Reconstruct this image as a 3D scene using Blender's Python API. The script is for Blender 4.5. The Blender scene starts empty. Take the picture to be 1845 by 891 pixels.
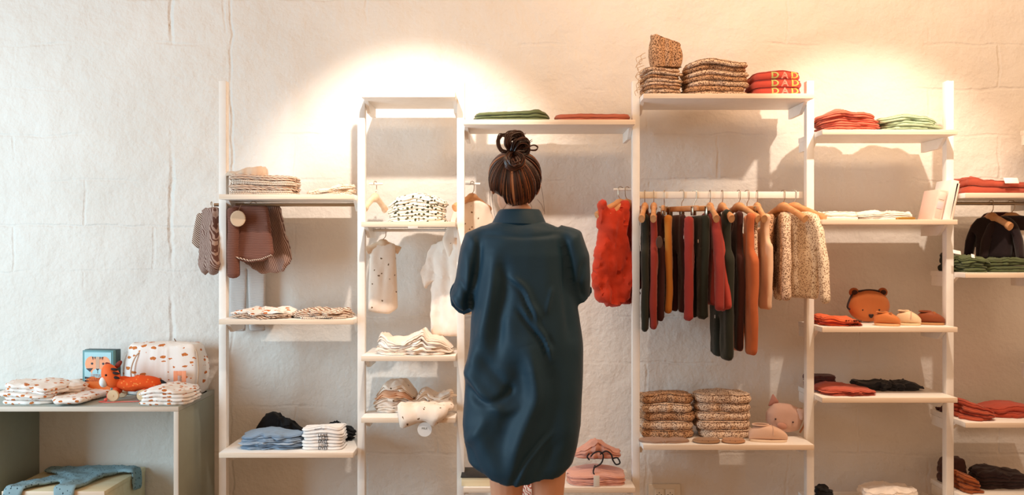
import bpy, bmesh, math, random
import numpy as np
from mathutils import Vector, Matrix, noise, geometry
from mathutils.bvhtree import BVHTree
C = bpy.context.scene.collection
PI = math.pi
# ------------------------------------------------------------------ camera
F, CX, CY, EYE = 1584.0, 922.5, 445.5, 1.28
cam = bpy.data.objects.new('camera', bpy.data.cameras.new('camera'))
cam.data.sensor_width = 36; cam.data.lens = 36*F/1845.0
cam.data.clip_start = .05
cam.location = (0, 0, EYE); cam.rotation_euler = (PI/2, 0, 0)
C.objects.link(cam); bpy.context.scene.camera = cam
vs = bpy.context.scene.view_settings
vs.view_transform = 'Standard'; vs.look = 'None'; vs.gamma = 1; vs.exposure = 0.33
vs.use_curve_mapping = False
# ------------------------------------------------------------------ light
w = bpy.data.worlds.new('world'); bpy.context.scene.world = w; w.use_nodes = True
w.node_tree.nodes['Background'].inputs[0].default_value = (1.0, .61, .36, 1)
w.node_tree.nodes['Background'].inputs[1].default_value = .50
def light(kind, name, loc, target, energy, col, **k):
    d = bpy.data.lights.new(name, kind); d.energy = energy; d.color = col
    for a, b in k.items(): setattr(d, a, b)
    o = bpy.data.objects.new(name, d); C.objects.link(o); o.location = loc
    o.rotation_euler = (Vector(target)-Vector(loc)).to_track_quat('-Z', 'Y').to_euler()
    return o
light('SPOT', 'ceiling_spot', (-.42, 2.83, 2.38), (-.42, 3.87, 1.36), 70, (1.0, .86, .74), spot_size=math.radians(72), spot_blend=.6, shadow_soft_size=.02)
light('SPOT', 'ceiling_spot', (1.52, 2.83, 2.38), (1.52, 3.87, 1.36), 50, (1.0, .82, .66), spot_size=math.radians(72), spot_blend=.6, shadow_soft_size=.02)
light('AREA', 'window_light', (-3.5, 1.75, 1.4), (-1.1, 3.5, 1.15), 76, (.50, .81, 1.0), shape='RECTANGLE', size=1.3, size_y=1.8)
light('AREA', 'warm_fill_light', (1.3, 2.7, 3.0), (1.3, 3.87, 1.2), 24, (1.0, .68, .42), shape='RECTANGLE', size=2.6, size_y=.3)  # added fill from above, no visible fitting; warms the right wall

# ------------------------------------------------------------------ helpers
def P(px, py, Y): return Vector(((px-CX)/F*Y, Y, EYE-(py-CY)/F*Y))
def PX(px, Y): return (px-CX)/F*Y
def PZ(py, Y): return EYE-(py-CY)/F*Y
def N(x, y=0, z=0): return noise.noise(Vector((x, y, z)))
def lin(h):
    h = h.lstrip('#'); c = [int(h[i:i+2], 16)/255 for i in (0, 2, 4)]
    return tuple((v/12.92 if v <= .04045 else ((v+.055)/1.055)**2.4) for v in c)+(1,)
def tag(o, label=None, cat=None, group=None, kind=None):
    if label: o['label'] = label
    if cat: o['category'] = cat
    if group: o['group'] = group
    if kind: o['kind'] = kind
    return o
def empty(name, loc, label, cat, group=None, rz=0):
    o = bpy.data.objects.new(name, None); C.objects.link(o); o.location = loc
    o.rotation_euler = (0, 0, rz); o.empty_display_size = .05
    return tag(o, label, cat, group)
def obj(name, bm, mat, parent=None, loc=None, smooth=True, rot=None):
    me = bpy.data.meshes.new(name)
    if isinstance(bm, bmesh.types.BMesh):
        bmesh.ops.recalc_face_normals(bm, faces=bm.faces); bm.to_mesh(me); bm.free()
    else: me = bm
    ms = mat if isinstance(mat, (list, tuple)) else [mat]
    if len(me.materials): me.materials.clear()
    for m in ms: me.materials.append(m)
    if smooth:
        for p in me.polygons: p.use_smooth = True
        try: me.set_sharp_from_angle(angle=math.radians(50))
        except Exception: pass
    o = bpy.data.objects.new(name, me); C.objects.link(o)
    if parent: o.parent = parent
    if loc is not None: o.location = loc
    if rot is not None: o.rotation_euler = rot
    return o
def box(bm, x0, x1, y0, y1, z0, z1, bev=.0015, mi=0, M=None):
    r = bmesh.ops.create_cube(bm, size=1)
    vsx = r['verts']
    for v in vsx:
        v.co = Vector(((x0+x1)/2+v.co.x*(x1-x0), (y0+y1)/2+v.co.y*(y1-y0), (z0+z1)/2+v.co.z*(z1-z0)))
    fs = set(f for v in vsx for f in v.link_faces)
    if M is not None: bmesh.ops.transform(bm, matrix=M, verts=vsx)
    if bev:
        es = list(set(e for v in vsx for e in v.link_edges))
        g = bmesh.ops.bevel(bm, geom=es, offset=bev, segments=2, affect='EDGES', profile=.5)
        fs = set(g['faces']) | set(f for f in fs if f.is_valid)
    for f in fs:
        if f.is_valid: f.material_index = mi
    return bm
def bx(*a, **k): return box(bmesh.new(), *a, **k)
def tube(bm, pts, r, seg=8, mi=0, flat=1.0, closed=False):
    pts = [Vector(p) for p in pts]; n = len(pts)
    rs = r if isinstance(r, (list, tuple)) else [r]*n
    rings = []; up = None
    for i, p in enumerate(pts):
        if closed: t = pts[(i+1) % n]-pts[i-1]
        else: t = (pts[min(i+1, n-1)]-pts[max(i-1, 0)])
        t.normalize()
        if up is None:
            a = Vector((0, 0, 1)) if abs(t.z) < .9 else Vector((1, 0, 0))
            up = (a-t*a.dot(t)).normalized()
        else: up = (up-t*up.dot(t)).normalized()
        s = t.cross(up)
        rings.append([bm.verts.new(p+(up*math.cos(q)*flat+s*math.sin(q))*rs[i]) for q in [2*PI*j/seg for j in range(seg)]])
    m = n if closed else n-1
    for i in range(m):
        a, b = rings[i], rings[(i+1) % n]
        for j in range(seg):
            f = bm.faces.new((a[j], a[(j+1) % seg], b[(j+1) % seg], b[j])); f.material_index = mi
    if not closed:
        for ring in (rings[0], rings[-1]):
            f = bm.faces.new(ring); f.material_index = mi
    return bm
def spline(pts, n=8):
    pts = [Vector(p) for p in pts]; out = []
    for i in range(len(pts)-1):
        p0, p1, p2, p3 = pts[max(i-1, 0)], pts[i], pts[i+1], pts[min(i+2, len(pts)-1)]
        for k in range(n):
            t = k/n
            out.append(.5*((2*p1)+(p2-p0)*t+(2*p0-5*p1+4*p2-p3)*t*t+(3*p1-p0-3*p2+p3)*t**3))
    out.append(pts[-1]); return out
def ball(bm, c, r, seg=20, rings=12, mi=0, M=None):
    rr = bmesh.ops.create_uvsphere(bm, u_segments=seg, v_segments=rings, radius=1)
    r = r if isinstance(r, (tuple, list, Vector)) else (r, r, r)
    mt = Matrix.Translation(Vector(c)) @ (M if M is not None else Matrix()) @ Matrix.Diagonal((r[0], r[1], r[2], 1))
    bmesh.ops.transform(bm, matrix=mt, verts=rr['verts'])
    for f in set(f for v in rr['verts'] for f in v.link_faces): f.material_index = mi
    return bm
def disc(bm, c, r, axis, t, seg=24, mi=0):
    rr = bmesh.ops.create_cone(bm, cap_ends=True, segments=seg, radius1=r, radius2=r, depth=t)
    q = Vector(axis).to_track_quat('Z', 'Y').to_matrix().to_4x4()
    bmesh.ops.transform(bm, matrix=Matrix.Translation(Vector(c)) @ q, verts=rr['verts'])
    for f in set(f for v in rr['verts'] for f in v.link_faces): f.material_index = mi
    return bm
def text_mesh(s, size, ext=.0006, off=0):
    cu = bpy.data.curves.new('lettering', 'FONT'); cu.body = s; cu.size = size; cu.extrude = ext
    cu.offset = off*size; cu.align_x = 'CENTER'; cu.align_y = 'CENTER'
    o = bpy.data.objects.new('lettering', cu); C.objects.link(o)
    bpy.context.view_layer.update()
    me = bpy.data.meshes.new_from_object(o.evaluated_get(bpy.context.evaluated_depsgraph_get()))
    bpy.data.objects.remove(o); return me
# ------------------------------------------------------------------ materials
def newmat(name, rough=.8):
    m = bpy.data.materials.new(name); m.use_nodes = True
    nt = m.node_tree; b = nt.nodes['Principled BSDF']
    b.inputs['Roughness'].default_value = rough
    b.inputs['Specular IOR Level'].default_value = .25
    return m, nt, b
def nd(nt, t, **k):
    n = nt.nodes.new(t)
    for a, b in k.items():
        if a in n.inputs: n.inputs[a].default_value = b
        else: setattr(n, a, b)
    return n
def mapped(nt, scale=(1, 1, 1), distort=0, dscale=20, rot=(0, 0, 0)):
    tc = nd(nt, 'ShaderNodeTexCoord'); mp = nd(nt, 'ShaderNodeMapping')
    mp.inputs['Scale'].default_value = scale; mp.inputs['Rotation'].default_value = rot
    nt.links.new(tc.outputs['Object'], mp.inputs[0])
    if not distort: return mp.outputs[0]
    nz = nd(nt, 'ShaderNodeTexNoise', Scale=dscale); nt.links.new(tc.outputs['Object'], nz.inputs['Vector'])
    va = nd(nt, 'ShaderNodeVectorMath', operation='MULTIPLY_ADD')
    nt.links.new(nz.outputs['Color'], va.inputs[0]); va.inputs[1].default_value = (distort,)*3
    nt.links.new(mp.outputs[0], va.inputs[2]); return va.outputs[0]
def weave(nt, b, strength=.25, scale=900, big=35, bigs=.25):
    tc = nd(nt, 'ShaderNodeTexCoord')
    n1 = nd(nt, 'ShaderNodeTexNoise', Scale=big, Detail=6.0); n2 = nd(nt, 'ShaderNodeTexNoise', Scale=scale)
    for n in (n1, n2): nt.links.new(tc.outputs['Object'], n.inputs['Vector'])
    b1 = nd(nt, 'ShaderNodeBump', Strength=bigs, Distance=.004); b2 = nd(nt, 'ShaderNodeBump', Strength=strength, Distance=.0008)
    nt.links.new(n1.outputs['Fac'], b1.inputs['Height']); nt.links.new(n2.outputs['Fac'], b2.inputs['Height'])
    nt.links.new(b1.outputs[0], b2.inputs['Normal']); nt.links.new(b2.outputs[0], b.inputs['Normal'])
_mc = {}
def fabric(col, rough=.85, sheen=.15, bigs=.25, big=35):
    key = ('f', col, rough, sheen)
    if key in _mc: return _mc[key]
    m, nt, b = newmat('fabric_'+col.strip('#'), rough)
    b.inputs['Base Color'].default_value = lin(col)
    b.inputs['Sheen Weight'].default_value = sheen; b.inputs['Sheen Roughness'].default_value = .5
    weave(nt, b, bigs=bigs, big=big); _mc[key] = m; return m
def plain(col, rough=.5, metal=0.0, spec=.4):
    key = ('p', col, rough, metal)
    if key in _mc: return _mc[key]
    m, nt, b = newmat('plain_'+col.strip('#'), rough)
    b.inputs['Metallic'].default_value = metal; b.inputs['Specular IOR Level'].default_value = spec
    nz = nd(nt, 'ShaderNodeTexNoise', Scale=30.0, Detail=4.0); v = mapped(nt); nt.links.new(v, nz.inputs['Vector'])
    mx = nd(nt, 'ShaderNodeMix', data_type='RGBA'); c = lin(col)
    mx.inputs[6].default_value = tuple(x*.93 for x in c[:3])+(1,); mx.inputs[7].default_value = tuple(min(1, x*1.05) for x in c[:3])+(1,)
    nt.links.new(nz.outputs['Fac'], mx.inputs[0]); nt.links.new(mx.outputs[2], b.inputs['Base Color'])
    _mc[key] = m; return m
def ramp(nt, src, stops, interp='CONSTANT'):
    r = nd(nt, 'ShaderNodeValToRGB'); r.color_ramp.interpolation = interp
    while len(r.color_ramp.elements) < len(stops): r.color_ramp.elements.new(.5)
    for e, (p, c) in zip(r.color_ramp.elements, stops): e.position = p; e.color = lin(c) if isinstance(c, str) else c
    nt.links.new(src, r.inputs[0]); return r.outputs[0]
def dotted(name, base, dot, scale=(130, 130, 130), thr=.32, distort=.6, dscale=60, edge=None, bigs=.25):
    m, nt, b = newmat(name, .88)
    v = mapped(nt, scale, distort, dscale)
    vo = nd(nt, 'ShaderNodeTexVoronoi', Scale=1.0); nt.links.new(v, vo.inputs['Vector'])
    st = [(0, dot), (thr, base)] if edge is None else [(0, edge), (thr*.45, dot), (thr, base)]
    c = ramp(nt, vo.outputs['Distance'], st); nt.links.new(c, b.inputs['Base Color'])
    weave(nt, b, bigs=bigs); return m
def tiger_print(name, base='#f2ebe4', a='#b5642e', a2='#e58a4a', scale=(40, 40, 74), thr=.34):
    m, nt, b = newmat(name, .85)
    v = mapped(nt, scale, .5, 70)
    vo = nd(nt, 'ShaderNodeTexVoronoi', Scale=1.0); nt.links.new(v, vo.inputs['Vector'])
    mask = ramp(nt, vo.outputs['Distance'], [(0, (1, 1, 1, 1)), (thr, (0, 0, 0, 1))])
    v2 = mapped(nt, (420, 420, 420), 1.2, 90); nz = nd(nt, 'ShaderNodeTexNoise', Scale=1.0); nt.links.new(v2, nz.inputs['Vector'])
    cc = ramp(nt, nz.outputs['Fac'], [(0, a), (.52, a2)])
    vr = nd(nt, 'ShaderNodeSeparateColor'); nt.links.new(vo.outputs['Color'], vr.inputs[0])
    mt = nd(nt, 'ShaderNodeMath', operation='GREATER_THAN'); mt.inputs[1].default_value = .25; nt.links.new(vr.outputs[0], mt.inputs[0])
    mm = nd(nt, 'ShaderNodeMath', operation='MULTIPLY'); nt.links.new(mt.outputs[0], mm.inputs[0]); nt.links.new(mask, mm.inputs[1])
    mx = nd(nt, 'ShaderNodeMix', data_type='RGBA'); mx.inputs[6].default_value = lin(base)
    nt.links.new(mm.outputs[0], mx.inputs[0]); nt.links.new(cc, mx.inputs[7]); nt.links.new(mx.outputs[2], b.inputs['Base Color'])
    weave(nt, b, bigs=.15); return m
def striped(name, c1, c2, freq=160, axis=(0, 0, 1), duty=.5, distort=.02, dscale=8, rot=(0, 0, 0), bump=.4):
    m, nt, b = newmat(name, .88)
    v = mapped(nt, (1, 1, 1), distort, dscale, rot)
    dp = nd(nt, 'ShaderNodeVectorMath', operation='DOT_PRODUCT'); nt.links.new(v, dp.inputs[0]); dp.inputs[1].default_value = [a*freq for a in axis]
    fr = nd(nt, 'ShaderNodeMath', operation='FRACT'); nt.links.new(dp.outputs['Value'], fr.inputs[0])
    c = ramp(nt, fr.outputs[0], [(0, c1), (duty, c2)]); nt.links.new(c, b.inputs['Base Color'])
    bp = nd(nt, 'ShaderNodeBump', Strength=bump, Distance=.002)
    pp = nd(nt, 'ShaderNodeMath', operation='PINGPONG'); nt.links.new(dp.outputs['Value'], pp.inputs[0]); pp.inputs[1].default_value = .5
    nt.links.new(pp.outputs[0], bp.inputs['Height'])
    nz = nd(nt, 'ShaderNodeTexNoise', Scale=40.0, Detail=5.0); tc = nd(nt, 'ShaderNodeTexCoord'); nt.links.new(tc.outputs['Object'], nz.inputs['Vector'])
    b1 = nd(nt, 'ShaderNodeBump', Strength=.25, Distance=.004); nt.links.new(nz.outputs['Fac'], b1.inputs['Height']); nt.links.new(b1.outputs[0], bp.inputs['Normal'])
    nt.links.new(bp.outputs[0], b.inputs['Normal']); return m
def wood(name, c1, c2, axis_scale=(3, 40, 40), rough=.55):
    m, nt, b = newmat(name, rough)
    v = mapped(nt, axis_scale, .3, 3); nz = nd(nt, 'ShaderNodeTexNoise', Scale=1.0, Detail=5.0); nt.links.new(v, nz.inputs['Vector'])
    c = ramp(nt, nz.outputs['Fac'], [(.3, c1), (.7, c2)], 'LINEAR'); nt.links.new(c, b.inputs['Base Color'])
    bp = nd(nt, 'ShaderNodeBump', Strength=.1, Distance=.001); nt.links.new(nz.outputs['Fac'], bp.inputs['Height']); nt.links.new(bp.outputs[0], b.inputs['Normal'])
    return m
def wall_mat():
    m, nt, b = newmat('painted_brick', .75); b.inputs['Specular IOR Level'].default_value = .2
    tc = nd(nt, 'ShaderNodeTexCoord'); O = tc.outputs['Object']
    n0 = nd(nt, 'ShaderNodeTexNoise', Scale=2.2, Detail=3.0); nt.links.new(O, n0.inputs['Vector'])
    c = ramp(nt, n0.outputs['Fac'], [(.35, '#e0dad2'), (.7, '#e9e4dd')], 'LINEAR'); nt.links.new(c, b.inputs['Base Color'])
    # brick courses under thick paint
    sw = nd(nt, 'ShaderNodeSeparateXYZ'); 
    nz = nd(nt, 'ShaderNodeTexNoise', Scale=6.0, Detail=4.0); nt.links.new(O, nz.inputs['Vector'])
    va = nd(nt, 'ShaderNodeVectorMath', operation='MULTIPLY_ADD'); nt.links.new(nz.outputs['Color'], va.inputs[0]); va.inputs[1].default_value = (.05, .05, .05); nt.links.new(O, va.inputs[2])
    nt.links.new(va.outputs[0], sw.inputs[0])
    cb = nd(nt, 'ShaderNodeCombineXYZ'); nt.links.new(sw.outputs['X'], cb.inputs['X']); nt.links.new(sw.outputs['Z'], cb.inputs['Y'])
    br = nd(nt, 'ShaderNodeTexBrick'); br.inputs['Scale'].default_value = 1.0; br.inputs['Brick Width'].default_value = .62; br.inputs['Row Height'].default_value = .20
    br.inputs['Mortar Size'].default_value = .009; br.inputs['Mortar Smooth'].default_value = .8
    br.inputs['Color1'].default_value = (1, 1, 1, 1); br.inputs['Color2'].default_value = (1, 1, 1, 1); br.inputs['Mortar'].default_value = (0, 0, 0, 1)
    nt.links.new(cb.outputs[0], br.inputs['Vector'])
    patch = nd(nt, 'ShaderNodeTexNoise', Scale=1.8, Detail=2.0); nt.links.new(O, patch.inputs['Vector'])
    pm = ramp(nt, patch.outputs['Fac'], [(.48, (0, 0, 0, 1)), (.66, (1, 1, 1, 1))], 'LINEAR')
    mu = nd(nt, 'ShaderNodeMath', operation='MULTIPLY'); inv = nd(nt, 'ShaderNodeMath', operation='SUBTRACT'); inv.inputs[0].default_value = 1
    nt.links.new(br.outputs['Color'], inv.inputs[1]); nt.links.new(inv.outputs[0], mu.inputs[0]); nt.links.new(pm, mu.inputs[1])
    b0 = nd(nt, 'ShaderNodeBump', Strength=.3, Distance=.014); b0.invert = True; nt.links.new(mu.outputs[0], b0.inputs['Height'])
    last = b0.outputs[0]
    for x0, wd_, dst in ((-1.475, .016, .02), (-1.21, .010, .008)):
        m1 = nd(nt, 'ShaderNodeMath', operation='SUBTRACT'); m1.inputs[1].default_value = x0; nt.links.new(sw.outputs['X'], m1.inputs[0])
        m2 = nd(nt, 'ShaderNodeMath', operation='ABSOLUTE'); nt.links.new(m1.outputs[0], m2.inputs[0])
        m3 = nd(nt, 'ShaderNodeMapRange'); m3.interpolation_type = 'SMOOTHSTEP'; m3.inputs['From Max'].default_value = wd_; nt.links.new(m2.outputs[0], m3.inputs['Value'])
        m3.inputs['To Max'].default_value = 1.0; mo = nd(nt, 'ShaderNodeMix', data_type='FLOAT'); mo.inputs[2].default_value = 1.0; nt.links.new(m3.outputs[0], mo.inputs[3]); gn = nd(nt, 'ShaderNodeTexNoise', Scale=3.2, Detail=3.0); nt.links.new(O, gn.inputs['Vector']); gr = ramp(nt, gn.outputs['Fac'], [(.42, (0, 0, 0, 1)), (.62, (1, 1, 1, 1))], 'LINEAR'); nt.links.new(gr, mo.inputs[0])
        bb = nd(nt, 'ShaderNodeBump', Strength=.5, Distance=dst); nt.links.new(mo.outputs[0], bb.inputs['Height']); nt.links.new(last, bb.inputs['Normal']); last = bb.outputs[0]
    n1 = nd(nt, 'ShaderNodeTexNoise', Scale=7.0, Detail=6.0, Roughness=.55); nt.links.new(O, n1.inputs['Vector'])
    b1 = nd(nt, 'ShaderNodeBump', Strength=.8, Distance=.022); nt.links.new(n1.outputs['Fac'], b1.inputs['Height']); nt.links.new(last, b1.inputs['Normal'])
    n2 = nd(nt, 'ShaderNodeTexNoise', Scale=60.0, Detail=5.0); nt.links.new(O, n2.inputs['Vector'])
    b2 = nd(nt, 'ShaderNodeBump', Strength=.5, Distance=.004); nt.links.new(n2.outputs['Fac'], b2.inputs['Height']); nt.links.new(b1.outputs[0], b2.inputs['Normal'])
    nt.links.new(b2.outputs[0], b.inputs['Normal']); return m
M_WALL = wall_mat()
M_WHITE = plain('#f4efe8', .45); M_EDGE = wood('plywood_edge', '#e4cbb2', '#f1dfca', (6, 60, 260))
M_RAIL = plain('#efe9e0', .4)
M_GREY = plain('#9aa093', .6); M_GREYIN = plain('#a9aea6', .6)
M_BIRCH = wood('birch', '#e2cfa6', '#efe0bd', (3, 30, 30)); M_HANG = wood('hanger_wood', '#c98e5e', '#dda878', (30, 30, 60), .4)
M_HANGP = wood('pale_hanger_wood', '#e3c3a2', '#efd8be', (30, 30, 60), .4); M_METAL = plain('#b9a58c', .3, 1.0); M_BLACKMETAL = plain('#1c1a1a', .35, .6)
LEO = dotted('leopard_fabric', '#dfc3a8', '#6f4a34', (190, 190, 190), .42)
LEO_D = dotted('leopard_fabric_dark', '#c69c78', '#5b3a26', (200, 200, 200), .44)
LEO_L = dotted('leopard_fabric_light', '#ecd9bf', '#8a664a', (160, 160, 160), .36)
TIGER = tiger_print('tiger_print_cotton'); TIGER_B = tiger_print('tiger_print_bag', scale=(26, 26, 50), thr=.33)
FLORAL = dotted('floral_cotton', '#f0e6d6', '#4b4c30', (62, 62, 62), .34, .8, 50, edge='#2c2c22')
SPRIG = dotted('sprig_cotton', '#f3e3d3', '#7a5f43', (32, 32, 32), .13, .5, 60, bigs=.35)
CREAM = fabric('#f3e2d2', bigs=.5); WHITEF = fabric('#efeae6', bigs=.4); OFFW = fabric('#f5ebe2', bigs=.4)
STR = striped('ticking_stripe', '#f0dfcb', '#8a5a40', 175, (.25, .1, 1), .52); STR_X = striped('ticking_stripe_across', '#f1e2d0', '#8b6148', 165, (1, .5, .2), .58)
STR_L = striped('pale_stripe', '#f6eadb', '#d9bfa2', 120, (.6, .5, 1), .6)
CORD = striped('brown_cord', '#936657', '#5f3b31', 170, (0, 0, 1), .5, bump=.8); CORD_S = striped('brown_white_cord', '#b59a8d', '#6b4a40', 150, (1, 0, .3), .5, bump=.8)
CORD_T = striped('brown_white_trim', '#d9c3b0', '#5d3d33', 150, (.7, 0, .7), .5)
GREYST = striped('grey_stripe', '#d9d2cc', '#aaa3a0', 200, (0, 0, 1), .6)
BLUEF = fabric('#8fa3b8', bigs=.4); BLACK = fabric('#17171a', .8, .05); GREEN = fabric('#58603e'); SAGE = fabric('#aebf9f'); DGREEN = fabric('#2d2f27')
SALMON = fabric('#cf6a52'); RUST = fabric('#a94a35'); TERRA = fabric('#b55238'); ORANGE = fabric('#e2592c'); REDO = fabric('#cc3f22'); MAROON = fabric('#4a2424')
BROWN = fabric('#9a5228'); MUST = fabric('#c17a2e'); PINKF = fabric('#e4ab98'); OVAL = fabric('#bb6337'); DKBR = fabric('#33201f'); PEACH = fabric('#e8b48e')
BROWND = fabric('#4e2c20'); TEAL = dotted('teal_spotted_cotton', '#8aa3aa', '#2b3a42', (95, 95, 60), .22, .5, 60)
EDGELABEL = plain('#f4f1ec', .6)
# ------------------------------------------------------------------ cloth builders
def interp(prof, u):
    if u <= prof[0][0]: return prof[0][1]
    for (a, x), (b, y) in zip(prof, prof[1:]):
        if u <= b:
            t = (u-a)/(b-a) if b > a else 0
            t = t*t*(3-2*t); return x+(y-x)*t
    return prof[-1][1]
def slab(w, d, h, seed, G=None, k=0, n=1, layers=2, exp=5.0, edge=.006, wr=.003, pinch=.008, NT=72, rot=0.0, dx=0, dy=0, rnd=0.0, dent=0.0, freq=14, tmax=.86):
    """one folded cloth: closed body with layered edges, conforming to the pile surface G"""
    bm = bmesh.new(); G = G or (lambda x, y: 0.0)
    ns = max(layers*5, 5)
    side = [(tmax*i/ns) for i in range(ns+1)]
    prof = [(0.0, 0, 0, 0), (.6, 0, 0, 0), (.94, 0, 0, 0)]
    for t in side:
        tt = t/tmax; li = min(int(tt*layers), layers-1)
        b = abs(math.sin(PI*layers*tt))**.55
        if t in (0, side[-1]): b = .35
        r = 1-rnd*abs(2*tt-1)**2.5
        prof.append((r, t, pinch*(1-b), li))
    prof += [(.965*(1-rnd), .95, 0, layers-1), (.90*(1-rnd), 1, 0, layers-1), (.75, 1, 0, layers-1), (.55, 1, 0, layers-1), (.35, 1, 0, layers-1), (.15, 1, 0, layers-1)]
    cr, sr = math.cos(rot), math.sin(rot)
    def pt(th, pr):
        r, t, pin, li = pr
        c, s = math.cos(th), math.sin(th)
        R = (abs(c/(w/2))**exp+abs(s/(d/2))**exp)**(-1/exp)
        e = edge*(N(c*2.3+seed, s*2.3, li*5.3+seed)*1.3+.5*N(c*7+seed, s*7, li*3.1))
        if dent: e -= dent*max(0, N(c*3+seed*2, s*3, 7.7))
        q = max(0, (R+e-pin))*r
        x, y = c*q, s*q
        X, Y = x*cr-y*sr+dx, x*sr+y*cr+dy
        g0, g1 = G(X, Y)*k/n, G(X, Y)*(k+1)/n
        wz = 0
        if wr:
            a = 1-abs(N(X*freq+seed, Y*freq*1.3, seed))*2.2
            wz = wr*(a*a*(1 if a > 0 else -1)+.6*N(X*freq*3, Y*freq*3, seed))
            wz *= t if k == n-1 else t*(1-t)*2
        z = g0+(h+g1-g0)*t+wz
        return Vector((X, Y, z))
    rings = [[bm.verts.new(pt(2*PI*j/NT, pr)) for j in range(NT)] for pr in prof[1:]]
    c0 = bm.verts.new(pt(0, (0, 0, 0, 0))); c1 = bm.verts.new(pt(0, (0, 1, 0, 0)))
    for a, b in zip(rings, rings[1:]):
        for j in range(NT): bm.faces.new((a[j], a[(j+1) % NT], b[(j+1) % NT], b[j]))
    for j in range(NT):
        bm.faces.new((c0, rings[0][(j+1) % NT], rings[0][j])); bm.faces.new((c1, rings[-1][j], rings[-1][(j+1) % NT]))
    return bm
ORD = ['topmost', 'second from top', 'third from top', 'fourth from top', 'fifth from top', 'sixth from top', 'seventh from top', 'eighth from top', 'ninth from top', 'tenth from top']
def stack(name, cat, desc, where, mats, n, px0, px1, pytop, zs, yf, d, seed, prof=None, layers=2, group=None, amp=.004, jit=.004, labels=None, yc=None, **k):
    """n folded things one on another; px0..px1 at the front face yf, base height zs, top at pixel row pytop"""
    rnd_ = random.Random(seed)
    x0, x1 = PX(px0, yf), PX(px1, yf); mid = (x0+x1)/2; mg = .018+k.get('edge', .006)*.7+jit
    for X in POST:
        if x0 < X+mg < mid: x0 = X+mg
        if mid < X-mg < x1: x1 = X-mg
    w = x1-x0; cx, cy = (x0+x1)/2, yf+d/2
    top = PZ(pytop, yf+d*.3)-zs
    pk = max([p[1] for p in prof]) if prof else 0      # prof: (u, metres) added on top of n*h
    h = max((top-pk)/n, .004)
    def G(x, y):
        g = interp(prof, x/w+.5)*(1-.25*abs(2*y/d)**3) if prof else 0
        return g+amp*n*.5*N(x*9+seed, y*9)-amp*.8*(abs(2*x/w)**4+abs(2*y/d)**4)*min(n, 3)*.3
    out = []
    for i in range(n):
        m = mats[i % len(mats)] if isinstance(mats, list) else mats
        bm = slab(w*(1-.05*rnd_.random()), d*(1-.04*rnd_.random()), h*.93, seed+i*3.7, G, i, n, layers, rot=rnd_.uniform(-1, 1)*jit*4, dx=rnd_.uniform(-1, 1)*jit, dy=rnd_.uniform(-1, 1)*jit*.6, **k)
        o = obj(name, bm, m, None, (cx, cy, zs+.0008+i*h))
        if labels: lab = labels[i]
        elif n == 1: lab = desc+' '+where
        else:
            od = 'bottom' if i == 0 else ORD[n-1-i]
            lab = f'{desc}, {od} {"one" if i==0 else ""} of {where}'.replace('  ', ' ')
        tag(o, lab, cat, group if n > 1 else group); out.append(o)
    return out, (cx, cy, h, w)
def resample(poly, step, smooth=2):
    pts = [Vector((p[0], p[1])) for p in poly]
    q = []
    for a, b in zip(pts, pts[1:]+pts[:1]):
        k = max(1, math.ceil((b-a).length/.022)); q += [a.lerp(b, i/k) for i in range(k)]
    pts = q
    for _ in range(smooth):
        q = []
        for a, b in zip(pts, pts[1:]+pts[:1]): q += [a*.75+b*.25, a*.25+b*.75]
        pts = q
    L = [0]
    for a, b in zip(pts, pts[1:]+pts[:1]): L.append(L[-1]+(b-a).length)
    n = max(int(L[-1]/step), 8); out = []; j = 0
    pp = pts+pts[:1]
    for i in range(n):
        t = L[-1]*i/n
        while L[j+1] < t: j += 1
        f = (t-L[j])/max(L[j+1]-L[j], 1e-9); out.append(pp[j].lerp(pp[j+1], f))
    return out
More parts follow.
